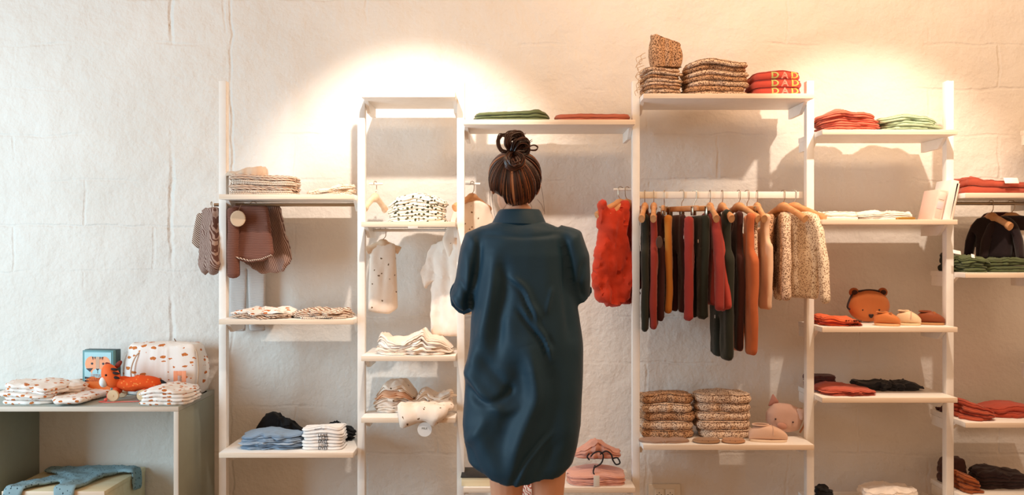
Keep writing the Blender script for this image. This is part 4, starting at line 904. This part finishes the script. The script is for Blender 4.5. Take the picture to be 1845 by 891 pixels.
# ------------------------------------------------------------------ table things
stack('folded_shirt', 'clothes', 'tiger print shirt', 'left pile on display table', [TIGER], 5, -8, 93, 686, TZ, 3.48, .21, 81, prof=[(0, .012), (.5, .006), (1, -.006)], group='tiger print shirts in the left table pile', edge=.012, wr=.005, exp=4, layers=1, jit=.012, dent=.01)
stack('folded_shirt', 'clothes', 'tiger print cloth', 'small pile beside left table pile', [TIGER, TIGER_B], 2, 88, 140, 688, TZ, 3.60, .16, 82, group='tiger print cloths in the small pile', edge=.010, wr=.006, exp=3.2, layers=2, prof=[(0, 0), (.6, .01), (1, 0)])
o = obj('baby_trousers', lay(puff([xy(a, b, TZ) for a, b in [(93, 728), (96, 733), (150, 732), (172, 722), (205, 712), (212, 705), (160, 702), (118, 708), (108, 716), (122, 720)]], .022, .014, seed=8, R=.02), TZ+.012, None, None, .010, 8), TIGER); tag(o, 'flat spread tiger print trousers at middle of display table', 'clothes')
stack('folded_shirt', 'clothes', 'white tiger print cloth', 'neat pile at right table corner', [TIGER], 4, 246, 338, 695, TZ, 3.47, .20, 83, prof=[(0, 0), (.4, .016), (1, .004)], group='tiger print cloths at the right table corner', edge=.010, wr=.005, exp=4.4, layers=1, jit=.008)
# pouch
Yp = 3.782; t = empty('toiletry_bag', (PX(300, Yp), Yp, TZ+.001), 'large zipped tiger print toiletry bag standing against the wall', 'bag')
wd = PX(372, Yp)-PX(226, Yp)
obj('bag_body', slab(wd, .15, .205, 84, lambda a, b: -.012*abs(2*a/wd)**3-.03*abs(2*b/.15)**3+.012, 0, 1, 1, 3.2, .006, .004, .003, rnd=.10, NT=96), TIGER_B, t)
bm = tube(bmesh.new(), spline([(wd*.44, -.07, .02), (wd*.47, -.075, .1), (wd*.44, -.06, .17), (wd*.38, -.03, .195)], 8), .003, 6); obj('piping', bm, fabric('#c9a98c'), t); bm = tube(bmesh.new(), spline([(-wd*.30, -.078, .03), (-wd*.34, -.08, .10), (-wd*.29, -.07, .165), (-wd*.2, -.04, .20)], 8), .003, 6); obj('piping', bm, fabric('#c9a98c'), t)
bm = tube(bmesh.new(), spline([(-wd*.4, 0, .208), (0, 0, .217), (wd*.38, 0, .208)], 8), .0035, 6, flat=.6); tube(bm, [(wd*.12, 0, .216), (wd*.10, -.004, .232)], .002, 6); obj('zip', bm, plain('#8a6a50', .4, .6), t)
bm = bmesh.new()
for a in (.21, .31): box(bm, wd*a-.009, wd*a+.009, -.090, -.088, -.0+.002, .105, .0005)
box(bm, wd*.21+.009, wd*.31-.009, -.090, -.088, .085, .105, .0005); obj('neon_strap', bm, fabric('#f09a72', .6), t)
obj('strap_buckle', bx(wd*.26-.008, wd*.26+.004, -.0905, -.088, .015, .05, .001), plain('#2f3b44', .5), t)
# boxed game with tiger face
Yb = 3.70; wb, hb_ = PX(206, Yb)-PX(147, Yb), PZ(631, Yb)-TZ
t = empty('picture_box', (PX(176.5, Yb), Yb, TZ+.0005), 'teal cardboard box with tiger face picture standing behind toy', 'box', rz=math.radians(-6))
obj('box_body', bx(-wb/2, wb/2, 0, .052, 0, hb_, .0015), plain('#5f8f93', .5), t)
obj('box_lid_edge', bx(-wb/2-.0015, wb/2+.0015, .018, .054, -.0, hb_+.0015, .001), plain('#34525b', .5), t)
def flat(polys, y, mats, name, parent, th=.0008):
    bm = bmesh.new()
    for k, (pl, mi) in enumerate(polys):
        yy = y-.0004*k*.5
        a = [bm.verts.new((u, yy, v)) for u, v in pl]; b = [bm.verts.new((u, yy-th, v)) for u, v in pl]
        fs = [bm.faces.new(a), bm.faces.new(b[::-1])]
        for i in range(len(pl)): fs.append(bm.faces.new((a[i], a[(i+1) % len(pl)], b[(i+1) % len(pl)], b[i])))
        for f in fs: f.material_index = mi
    return obj(name, bm, mats, parent, smooth=False)
def bxp(u, v): return (u*wb/2, v*hb_)
mm = [plain('#a9d3da', .5), plain('#f0a273', .5), plain('#e9792f', .5), plain('#2b2a33', .5), plain('#c8a183', .5), plain('#f2e9df', .5)]
pp = [([bxp(-.86, .03), bxp(.86, .03), bxp(.86, .96), bxp(-.86, .96)], 0), ([bxp(-.82, .05), bxp(.82, .05), bxp(.82, .34), bxp(.5, .42), bxp(-.5, .42), bxp(-.82, .34)], 2),
      ([bxp(*q) for q in ell(-.42, .70, .40, .17)], 1), ([bxp(*q) for q in ell(.42, .70, .40, .17)], 1), ([bxp(*q) for q in ell(0, .60, .48, .2)], 1), ([bxp(*q) for q in ell(0, .50, .36, .10)], 0),
      ([bxp(-.12, .86), bxp(.12, .86), bxp(.12, .6), bxp(-.12, .6)], 4), ([bxp(-.12, .6), bxp(.12, .6), bxp(0, .55)], 3), ([bxp(-.01, .56), bxp(.02, .56), bxp(.02, .5), bxp(-.01, .5)], 3),
      ([bxp(*q) for q in ell(-.36, .71, .07, .025)], 3), ([bxp(*q) for q in ell(.36, .71, .07, .025)], 3)]
for s in (-1, 1):
    pp += [([bxp(s*.3, .61), bxp(s*.75, .60), bxp(s*.5, .53)], 3), ([bxp(s*.36, .86), bxp(s*.28, .86), bxp(s*.30, .79)], 3), ([bxp(s*.2, .86), bxp(s*.14, .86), bxp(s*.17, .80)], 3), ([bxp(s*.82, .42), bxp(s*.45, .40), bxp(s*.82, .37)], 3), ([bxp(s*.82, .35), bxp(s*.5, .33), bxp(s*.82, .31)], 3)]
flat(pp, -.0006, mm, 'tiger_picture', t)
for s, sz, v in (('LITTLE', .015, .45), ('GAME', .022, .36)):
    me = text_mesh(s, sz, .0002); bt = bmesh.new(); bt.from_mesh(me); bmesh.ops.rotate(bt, verts=bt.verts, matrix=Matrix.Rotation(PI/2, 3, 'X')); bmesh.ops.translate(bt, verts=bt.verts, vec=(-.004, -.0085, v*hb_)); obj('lettering', bt, plain('#a8481f', .6), t, smooth=False)
# pull-along tiger
Yt = 3.615; t = empty('pull_toy', (PX(240, Yt), Yt, TZ+.001), 'orange spotted tiger pull toy on wooden wheels', 'toy', rz=math.radians(4))
k_ = Yt/F
FUR = dotted('spotted_orange_cotton', '#e2551f', '#f0843f', (60, 60, 60), .22, 0, 10)
bm = bmesh.new(); rr = bmesh.ops.create_uvsphere(bm, u_segments=32, v_segments=20, radius=1)
for v in bm.verts:
    u, a, b = v.co
    r = .9+.12*u*u*(1 if u > 0 else .3); v.co = Vector((.105*u+.01, a*.042*r*(1.1 if u > 0 else .95), .062+b*.034*r+(.006 if u > 0 else .0)+.012*(-u if u < -.4 else 0)))
obj('padded_body', bm, FUR, t)
bm = bmesh.new(); Mh = Matrix.Rotation(math.radians(-22), 4, 'Y')
ball(bm, (-.085, -.012, .098), (.034, .034, .052), 24, 16, 0, Mh)
hd_ = obj('head', bm, plain('#ee6a2c', .7), t)
bm = bmesh.new(); ball(bm, (-.107, -.026, .076), (.017, .024, .022), 16, 12); obj('muzzle', bm, plain('#e6ecee', .7), hd_)
bm = bmesh.new(); ball(bm, (-.092, -.045, .106), .0045, 10, 8); ball(bm, (-.112, -.02, .104), .0045, 10, 8); obj('eye', bm, plain('#201618', .3), hd_)
bm = bmesh.new(); ball(bm, (-.094, 0, .137), (.010, .008, .022), 14, 10, 0, Matrix.Rotation(-.9, 4, 'Y')); obj('ear', bm, plain('#7d2f22', .8), hd_)
bm = ball(bmesh.new(), (-.062, .008, .142), (.010, .008, .020), 14, 10, 0, Matrix.Rotation(.7, 4, 'Y')); obj('ear', bm, plain('#7d2f22', .8), hd_)
bm = bmesh.new()
for i, (a, b) in enumerate(((-.062, .128), (-.056, .112), (-.056, .094))):
    ball(bm, (a, -.036+i*.001, b), (.015, .006, .0055), 12, 8, 0, Matrix.Rotation(.2, 4, 'Y'))
obj('stripe', bm, plain('#1f1718', .7), hd_)
for wx in (-.062, .055):
    for wy in (-.048, .048):
        bm = disc(bmesh.new(), (0, 0, 0), .023, (0, 1, 0), .012, 32); bmesh.ops.bevel(bm, geom=[e for e in bm.edges], offset=.0015, segments=2, affect='EDGES') ; disc(bm, (0, -.0065 if wy < 0 else .0065, 0), .004, (0, 1, 0), .002, 12)
        obj('wheel', bm, plain('#e3c49c', .5), t, (wx, wy, .0235))
obj('axle', tube(tube(bmesh.new(), [(-.062, -.05, .0235), (-.062, .05, .0235)], .003, 8), [(.055, -.05, .0235), (.055, .05, .0235)], .003, 8), M_HANG, t)
bm = bmesh.new()
for wx in (-.062, .055): ball(bm, (wx, 0, .04), (.018, .030, .020), 14, 10)
obj('leg', bm, plain('#dc5020', .8), t)
bm = tube(bmesh.new(), spline([(.108, 0, .075), (.122, -.003, .068), (.14, -.006, .056), (.158, -.01, .046)], 6), [.007]*19, 8); obj('tail', bm, fabric('#1d1718'), t)
bm = tube(bmesh.new(), spline([(-.09, -.04, .03), (-.088, -.052, .006), (-.11, -.07, .003), (-.07, -.085, .003), (-.03, -.08, .003), (.03, -.075, .003), (.05, -.07, .003)], 6), .0018, 6); obj('pull_string', bm, plain('#ef6f62', .6), t)
bm = ball(bmesh.new(), (-.088, -.058, .008), .0075, 12, 8); obj('string_bead', bm, plain('#ef6f62', .5), t)
# romper on the low box
pl = [(-1.81, 3.80), (-1.71, 3.81), (-1.66, 3.80), (-1.52, 3.785), (-1.53, 3.71), (-1.66, 3.71), (-1.69, 3.65), (-1.715, 3.52), (-1.73, 3.39), (-1.80, 3.39), (-1.81, 3.52), (-1.835, 3.57), (-1.91, 3.50), (-1.95, 3.39), (-2.02, 3.40), (-1.975, 3.54), (-1.87, 3.68), (-1.99, 3.73), (-1.99, 3.79), (-1.87, 3.79)]
o = obj('baby_romper', lay(puff(pl, .014, .012, seed=9, amp=.004, fu=24, fv=24, R=.012, smooth=1), BZ+.009, BF-.001, bx1+.001, .010, 9), TEAL); tag(o, 'teal baby romper with dark dashes draped over low box', 'clothes')
# ------------------------------------------------------------------ shoes and animal bags
def shoe(px0, px1, pyb, zs, yaw, c, sole, lab, extra=None, hgt=.05, dark='#4a2b1c'):
    Ysh = min(max(F*(EYE-zs)/(pyb-CY), 3.53), 3.7); L = (PX(px1, Ysh)-PX(px0, Ysh))
    L = L/max(abs(math.cos(yaw)), .75)
    t = empty('baby_shoe', (PX((px0+px1)/2, Ysh), Ysh+.02, zs+.0006), lab, 'shoe', 'baby shoes', yaw)
    W = .062; bm = bmesh.new(); rings = []
    for i in range(15):   # heel (u=0) to toe (u=1)
        u = i/14; x_ = (u-.5)*L; e = math.sin(PI*min(1, max(0, u*.95+.025)))**.38
        ww = W/2*e*(1 if u > .55 else .88+.12*u/.55); hh = hgt*(.98 if u < .3 else (1.0-.34*((u-.3)/.7)**1.5))*(e**.7)
        ring = []
        for j in range(20):
            q = 2*PI*j/20; c_, s_ = math.cos(q), math.sin(q); ring.append(bm.verts.new((x_, ww*(abs(c_)**.75)*(1 if c_ > 0 else -1), .007+hh*.5+hh*.5*(abs(s_)**.8)*(1 if s_ > 0 else -1))))
        rings.append(ring)
    for a, b in zip(rings, rings[1:]):
        for j in range(20): bm.faces.new((a[j], a[(j+1) % 20], b[(j+1) % 20], b[j]))
    bm.faces.new(rings[0]); bm.faces.new(rings[-1][::-1]); obj('upper', bm, fabric(c, .6), t)
    obj('sole', slab(L*.98, W*.98, .009, 3, None, 0, 1, 1, 2.6, 0, 0, .001), plain(sole, .6), t)
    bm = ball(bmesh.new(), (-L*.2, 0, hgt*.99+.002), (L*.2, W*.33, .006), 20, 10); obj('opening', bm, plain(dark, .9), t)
    bm = tube(bmesh.new(), [(-L*.2+L*.215*math.cos(q), W*.36*math.sin(q), hgt+.004) for q in [2*PI*j/20 for j in range(20)]], .0028, 6, closed=True); obj('collar', bm, fabric(c, .6), t)
    if extra: extra(t, L, W, hgt)
    return t
def velcro(t, L, W, h): obj('strap', tube(bmesh.new(), spline([(L*.1, -W*.5, h*.45), (L*.1, -W*.3, h*.86), (L*.1, W*.3, h*.86), (L*.1, W*.5, h*.45)], 6), .009, 8, flat=.3), fabric('#dcb79c', .6), t)
def bears(t, L, W, h):
    bm = bmesh.new()
    for s in (-1, 1): ball(bm, (L*.12, s*W*.3, h*.9), (.007, .004, .008), 10, 8)
    obj('ear', bm, fabric('#9a5a30'), t)
    bm = bmesh.new()
    for s in (-1, 1): ball(bm, (L*.32, s*W*.2, h*.66), .003, 8, 6)
    ball(bm, (L*.42, 0, h*.5), .004, 8, 6); obj('face', bm, plain('#2c1710', .5), t)
shoe(1353, 1420, 796, SH['D2'], math.radians(-6), '#dcb79f', '#e6cdb2', 'pale pink baby shoe in front of the grey pink cat bag', velcro, .062, '#8a6a58')
shoe(1583, 1622, 587, SH['E3'], math.radians(-28), '#c9783f', '#d8a878', 'tan animal face baby shoe beside bear bag', bears)
shoe(1622, 1660, 586, SH['E3'], math.radians(-24), '#e8cba6', '#e3c59b', 'cream baby shoe between tan shoe and brown shoe', velcro, .054, '#5d2f22')
shoe(1659, 1703, 585, SH['E3'], math.radians(-20), '#8a4626', '#b98556', 'dark brown baby shoe nearest the far right post', bears)
# bear bag
Yq = 3.70; t = empty('bear_bag', (PX(1565, Yq), Yq, SH['E3']), 'round brown bear face bag leaning behind orange tees', 'bag')
R0 = (PX(1603, Yq)-PX(1527, Yq))/2; zt = PZ(522, Yq)-SH['E3']
obj('bag_body', puff(ell(0, zt*.5, R0, zt*.5, 20), .05, .01, amp=.003, R=.035), fabric('#b86a38'), t, (0, 0, .002))
for s in (-1, 1):
    e = obj('ear', puff(ell(s*R0*.68, zt*.93, .022, .02, 14), .02, .006, amp=0, R=.012), fabric('#a35a2e'), t, (0, .004, 0)); obj('ear_lining', puff(ell(s*R0*.68, zt*.93, .014, .012, 12), .01, .005, amp=0, R=.006), fabric('#3a1f16'), e, (0, -.007, 0))
obj('zip', tube(bmesh.new(), spline([(-R0*.5, -.006, zt*.965), (0, -.006, zt*1.0), (R0*.5, -.006, zt*.965)], 6), .004, 6), fabric('#33201a'), t)
bm = puff([(-.012, .006), (-.005, .009), (0, .006), (.005, .009), (.012, .006), (.008, -.004), (0, -.011), (-.008, -.004)], .006, .004, amp=0); obj('heart_nose', bm, plain('#24130f', .5), t, (.0, -.027, zt*.22))
bm = ball(ball(bmesh.new(), (-.035, -.024, zt*.4), .004, 8, 6), (.035, -.024, zt*.4), .004, 8, 6); obj('eye', bm, plain('#24130f', .4), t)
bm = tube(bmesh.new(), spline([(-R0*.75, 0, zt*.9), (-R0*1.0, -.02, zt*.7), (-R0*1.15, -.035, zt*.5), (-R0*1.05, -.04, zt*.42)], 6), .004, 6); obj('strap', bm, fabric('#2a1a17'), t)
# cat bag
Yq = 3.66; t = empty('cat_bag', (PX(1405, Yq), Yq, SH['D2']), 'dusty pink cat face bag tilted behind the pink shoe', 'bag'); t.rotation_euler = (0, math.radians(14), 0)
hh = PZ(722, Yq)-SH['D2']
obj('bag_body', puff([(-.07, .03), (-.08, .07), (-.06, .115), (0, .128), (.06, .118), (.078, .075), (.07, .03), (.03, .008), (-.03, .008)], .06, .01, amp=.003, R=.04), fabric('#c39d8b'), t, (0, 0, .012))
e = obj('ear', puff([(-.078, .095), (-.072, .155), (-.035, .125)], .016, .006, amp=0, smooth=1), fabric('#a9776a'), t, (0, .0, .01)); e = obj('ear', puff([(.03, .125), (.07, .128), (.074, .085), (.055, .08)], .016, .006, amp=0, smooth=1), fabric('#cbb0a5'), t, (0, -.026, .006))
bm = bmesh.new()
for a, b in ((-.045, .055), (.028, .06), (-.012, .04)): ball(bm, (a, -.033, b), .0038, 8, 6)
obj('face', bm, plain('#3a2420', .4), t, (0, 0, .012))
bm = bmesh.new(); ball(bm, (-.012, -.032, .035), (.022, .010, .014), 14, 10); obj('muzzle', bm, fabric('#b58370'), t, (0, 0, .010))
bm = tube(bmesh.new(), spline([(.06, .01, .13), (.085, .02, .11), (.095, .02, .07), (.085, .02, .03)], 6), .004, 6); obj('strap', bm, fabric('#c98f6c'), t)
bm = tube(bmesh.new(), [(PX(1424, 3.6), 3.6, SH['D2']-.021), (PX(1425, 3.6), 3.6, SH['D2']-.030), (PX(1431, 3.6), 3.6, SH['D2']-.034), (PX(1437, 3.6), 3.6, SH['D2']-.030), (PX(1438, 3.6), 3.6, SH['D2']-.021)], .003, 6)
bmesh.ops.translate(bm, verts=bm.verts, vec=-UO); obj('shelf_hook', bm, M_BLACKMETAL, unit)
# ------------------------------------------------------------------ hanging clothes
R_ = math.radians
def rail(px, yaw, kind, lab, half=.14, drop=.055):
    return hanger(PX(px, YR), YR, ZR, R_(yaw), lab, kind, half, drop)
def rg(px, yaw, name, cat, lab, mat, outline, w, L, voff, th=.03, dy=0.0, dpx=0, **k):
    return garment(name, cat, lab, mat, outline, w, L, PX(px+dpx, YR), YR+dy, ZR, R_(yaw), voff, th, group='clothes hanging on the rail', **k)
LT = -.062
rail(1162, -104, 'wood', 'wooden hanger nearest left post, holding black vest')
rg(1162, -99, 'playsuit', 'clothes', 'black sleeveless playsuit hanging first on rail by left post', fabric('#26271f'), O_TANK, .25, .47, -.10, .035, seed=1, label_tag=(-.25, -.75))
rail(1178, -100, 'wood', 'wooden hanger holding rust red sleeveless playsuit')
rg(1178, -100, 'playsuit', 'clothes', 'rust red sleeveless playsuit with open armhole hanging second on rail', fabric('#93352c'), O_TANK, .26, .46, -.10, .034, seed=2, label_tag=(-.2, -.78))
rg(1183, -84, 'playsuit', 'clothes', 'dark maroon playsuit hanging behind the rust red one', fabric('#3f1c1b'), O_TANK, .24, .44, -.09, .03, dy=.03, seed=3)
rail(1197, -104, 'clip', 'clip hanger holding mustard leggings', .09)
rg(1197, -98, 'leggings', 'clothes', 'mustard yellow leggings clipped to third hanger', fabric('#b9752a'), O_LEG, .17, .40, -.098, .036, dy=-.02, dpx=5, seed=4, label_tag=(.2, -.25))
rg(1192, -86, 'leggings', 'clothes', 'dark brown leggings behind mustard yellow leggings', BROWND, O_LEG, .17, .38, -.098, .03, dy=.04, dpx=-1, seed=5)
t = obj('round_tag', puff(ell(0, 0, .014, .026, 16), .003, .006, amp=0), plain('#4a342c', .5), None, P(1188, 436, 3.50)); tag(t, 'dark oval swing tag beside mustard leggings', 'tag')
rail(1228, -50, 'clip', 'clip hanger turned sideways holding dark maroon leggings', .085)
rg(1222, -78, 'leggings', 'clothes', 'dark maroon leggings clipped left of red leggings', fabric('#3b1a1a'), O_LEG, .16, .40, -.096, .034, seed=6)
rg(1236, -100, 'leggings', 'clothes', 'brick red leggings hanging between dark maroon and black leggings', fabric('#9a3530'), O_LEG, .18, .42, -.105, .044, dy=-.05, dpx=0, seed=7, label_tag=(.3, -.2))
rail(1251, -45, 'clip', 'clip hanger turned sideways holding black green leggings', .085)
rg(1255, -82, 'leggings', 'clothes', 'black green leggings hanging right of brick red leggings', fabric('#23261d'), O_LEG, .19, .42, -.10, .046, dy=-.03, seed=8, label_tag=(.3, -.25))
rail(1279, -92, 'wood', 'wooden hanger holding rust sweater with hanging sleeve')
rg(1278, -86, 'sweater', 'clothes', 'rust red sweater with long hanging sleeve in middle of rail', fabric('#963630'), O_SWEAT, .30, .40, -.085, .044, seed=9, label_tag=(-.1, -.75))
rg(1286, -74, 'sweater', 'clothes', 'brighter red sweater sleeve side facing front beside rust sweater', fabric('#b04439'), [(-.1, 0), (.08, 0), (.28, -.3), (.55, -.95), (.2, -1.0), (0, -.5), (-.1, -.2)], .20, .39, -.10, .03, dy=-.05, seed=10)
rail(1301, -88, 'wood', 'wooden hanger holding long black green dungarees')
rg(1300, -88, 'dungarees', 'clothes', 'long black green dungarees reaching lowest on the rail', fabric('#27291f'), O_TANK, .27, .60, -.085, .045, seed=11, label_tag=(-.1, -.72))
rail(1331, -72, 'wood', 'wooden hanger holding orange brown dungarees')
rg(1326, -92, 'dungarees', 'clothes', 'dark maroon dungarees behind orange brown dungarees', fabric('#431f1a'), O_TANK, .25, .56, -.09, .035, dy=.02, seed=12)
rg(1336, -84, 'dungarees', 'clothes', 'orange brown dungarees hanging long right of black green dungarees', OVAL, O_TANK, .27, .56, -.10, .036, dy=-.03, seed=13, label_tag=(-.45, -.72))
rail(1346, -60, 'clip', 'clip hanger holding narrow leopard leggings', .07)
rg(1351, -96, 'leggings', 'clothes', 'narrow leopard leggings beside the orange brown dungarees', LEO, O_LEG, .17, .45, -.09, .030, dy=-.03, seed=14)
rail(1364, -94, 'wood', 'wooden hanger holding cream peach vest')
rg(1366, -84, 'playsuit', 'clothes', 'cream peach sleeveless playsuit near bright gap on rail', fabric('#e6bd9c'), O_TANK, .24, .38, -.10, .03, seed=15, dy=-.02)
rg(1360, -90, 'playsuit', 'clothes', 'terracotta playsuit behind cream peach playsuit', fabric('#c07a55'), O_TANK, .22, .36, -.10, .026, seed=16, dy=.06)
rail(1411, -70, 'wood', 'wooden hanger holding leopard jacket left of last one')
rg(1409, -100, 'jacket', 'clothes', 'leopard jacket second from right end of rail', LEO, O_SWEAT, .27, .36, -.085, .045, seed=17, dy=-.01)
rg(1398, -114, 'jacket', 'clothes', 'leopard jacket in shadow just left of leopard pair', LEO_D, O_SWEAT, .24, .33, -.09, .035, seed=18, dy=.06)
rail(1430, -50, 'wood', 'wooden hanger at right end of rail holding pale jacket')
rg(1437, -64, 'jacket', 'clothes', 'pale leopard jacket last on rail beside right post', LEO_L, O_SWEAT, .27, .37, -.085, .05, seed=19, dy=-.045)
# red rompers left of the centre right post
hx, hy, hz = PX(1118, 3.64), 3.64, PZ(341, 3.64)+.005
hanger(hx, hy, hz, R_(-150), 'wooden hanger holding bright red romper left of post', 'wood', .12)
garment('romper', 'clothes', 'bright red ruffled romper hanging left of centre right post', fabric('#c53a1f', bigs=.5), O_ROMP, .19, .43, PX(1105, 3.6), 3.60, hz, R_(-158), -.06, .075, seed=20, amp=.022, group='red rompers', fu=34, fv=9, ruff=.010)
hanger(PX(1130, 3.64), 3.64, hz, R_(-140), 'wooden hanger holding darker red romper touching the post', 'wood', .10)
garment('romper', 'clothes', 'darker red romper behind the bright red one', fabric('#a82c1c', bigs=.5), O_ROMP, .17, .42, PX(1127, 3.68), 3.68, hz, R_(-150), -.06, .06, seed=21, amp=.018, group='red rompers', fu=34, fv=9, ruff=.010)
# bay B and C hangings
zr = PZ(331, 3.71)+.005
hanger(PX(676, 3.71), 3.71, zr, R_(70), 'empty pale hanger at back left above floral pile', 'wood', .09, .05)
hanger(PX(851, 3.71), 3.71, zr, R_(55), 'wooden hanger left of the head holding cream dress', 'wood', .12, .05)
garment('baby_dress', 'clothes', 'cream sprigged dress half hidden behind left shoulder', SPRIG, O_BLOUSE, .24, .48, PX(851, 3.71), 3.71, zr, R_(20), -.075, .03, seed=22, group=None)
zb = SH['B2']-.03+.006
hanger(PX(690, 3.71), 3.71, zb, R_(15), 'pale hanger under narrow shelf holding sprigged tunic', 'wood', .07, .03)
garment('baby_tunic', 'clothes', 'pale sprigged tunic hanging at left under floral pile', SPRIG, [(-.42, 0), (.40, 0), (.46, -.4), (.5, -.92), (.2, -1), (-.2, -.98), (-.5, -.95), (-.46, -.4)], .125, .30, PX(690, 3.71), 3.71, zb, R_(8), -.06, .03, seed=23, amp=.01)
hanger(PX(806, 3.70), 3.70, zb, R_(-35), 'pale hanger under narrow shelf holding short sleeved blouse', 'wood', .09, .04)
garment('baby_blouse', 'clothes', 'cream short sleeved blouse hanging left of the person', fabric('#f5e6d8', bigs=.5), O_BLOUSE, .22, .40, PX(804, 3.69), 3.69, zb, R_(-20), -.05, .04, seed=24, amp=.016, fu=30, fv=10, ruff=.008)
# bay A hangings
za = SH['A1']-.034+.007
hanger(PX(381, 3.66), 3.66, za, R_(-60), 'clip hanger left of the outermost post', 'clip', .07)
garment('shorts', 'clothes', 'striped brown shorts hanging outside the outermost left post', CORD_S, O_SHORT, .20, .28, PX(378, 3.64), 3.64, za, R_(-55), -.02, .05, seed=31, amp=.014, group='hanging shorts', fu=30, fv=8, ruff=.006)
garment('shorts', 'clothes', 'grey brown striped shorts behind outermost left post', CORD_T, O_SHORT, .13, .15, PX(374, 3.7), 3.70, za, R_(10), -.04, .02, seed=32, amp=.008, group='hanging shorts')
hanger(PX(420, 3.66), 3.66, za, R_(-85), 'clip hanger holding narrow brown trousers beside left post', 'clip', .07)
garment('trousers', 'clothes', 'narrow brown trousers with pale cuff beside left post', CORD, O_LEG, .15, .29, PX(421, 3.62), 3.62, za, R_(-75), -.02, .06, seed=33, amp=.006)
hanger(PX(457, 3.66), 3.66, za, R_(8), 'clip hanger holding brown corduroy shorts', 'clip', .07)
fs = garment('shorts', 'clothes', 'brown corduroy shorts with round beige tag', CORD, [(-.38, 0), (.36, -.01), (.42, -.3), (.5, -.85), (.3, -.97), (-.1, -1), (-.46, -.9), (-.42, -.4)], .19, .235, PX(452, 3.60), 3.60, za, R_(4), -.012, .045, seed=34, amp=.007, group='hanging shorts')
bm = tube(bmesh.new(), [Vector((a, -.03, b)) for a, b in [(-.085, -.20), (-.05, -.225), (0, -.238), (.05, -.232), (.09, -.215)]], .006, 8, flat=.6); obj('hem', bm, CORD_T, fs)
tg = obj('round_tag', puff(ell(0, 0, .031, .033, 20), .003, .01, amp=0), plain('#d9b998', .7), fs, (-.04, -.050, -.068)); obj('tag_cord', tube(bmesh.new(), [(-.04, -.048, -.04), (-.03, -.03, -.008)], .0012, 6), fabric('#8a6a50'), fs)
garment('shorts', 'clothes', 'darker brown corduroy shorts turned behind the tagged pair', CORD_S, [(-.40, 0), (.30, 0), (.40, -.3), (.56, -.8), (.4, -.98), (-.1, -1.02), (-.5, -.85), (-.42, -.4)], .20, .28, PX(480, 3.68), 3.68, za, R_(-8), -.01, .04, seed=35, amp=.014, group='hanging shorts', fu=30, fv=8, ruff=.006)
garment('trousers', 'clothes', 'long pale grey striped trousers hanging against wall behind shorts', GREYST, [(-.5, 0), (.5, 0), (.5, -1), (.05, -1), (.0, -.5), (-.05, -1), (-.5, -1)], .155, .545, PX(446, 3.817), 3.817, PZ(370, 3.817), 0, 0, .022, seed=36, amp=.004)
# right edge hangings
zf = SH['F1']-.034+.007
hanger(PX(1822, 3.66), 3.66, zf, R_(-20), 'wooden hanger near right edge holding dark brown jacket', 'wood', .11, .045)
jk = garment('jacket', 'clothes', 'dark brown jacket hanging near right edge with white tag', fabric('#2b1a19'), O_SWEAT, .23, .185, PX(1825, 3.64), 3.64, zf, R_(-14), -.058, .045, seed=41)
obj('swing_tag', bx(-.022, .022, -.001, .001, -.045, .045, .0005), plain('#e9dfd4', .6), jk, (.02, -.035, -.165))
hanger(PX(1786, 3.66), 3.66, zf, R_(-80), 'wooden hanger left of the dark brown jacket', 'wood', .11, .045)
garment('jacket', 'clothes', 'almost black jacket seen edge-on left of tagged jacket', fabric('#251718'), O_SWEAT, .22, .185, PX(1790, 3.66), 3.66, zf, R_(-55), -.06, .05, seed=42)
garment('shirt', 'clothes', 'dark maroon shirt between two dark jackets near right edge', fabric('#4e221e'), O_SWEAT, .18, .15, PX(1800, 3.72), 3.72, zf, R_(-30), -.04, .04, seed=43)
for o_ in bpy.data.objects:
    l_ = o_.get('label')
    if l_ and o_.get('category') and not 4 <= len(l_.split()) <= 16: print('LABEL LEN', len(l_.split()), l_)
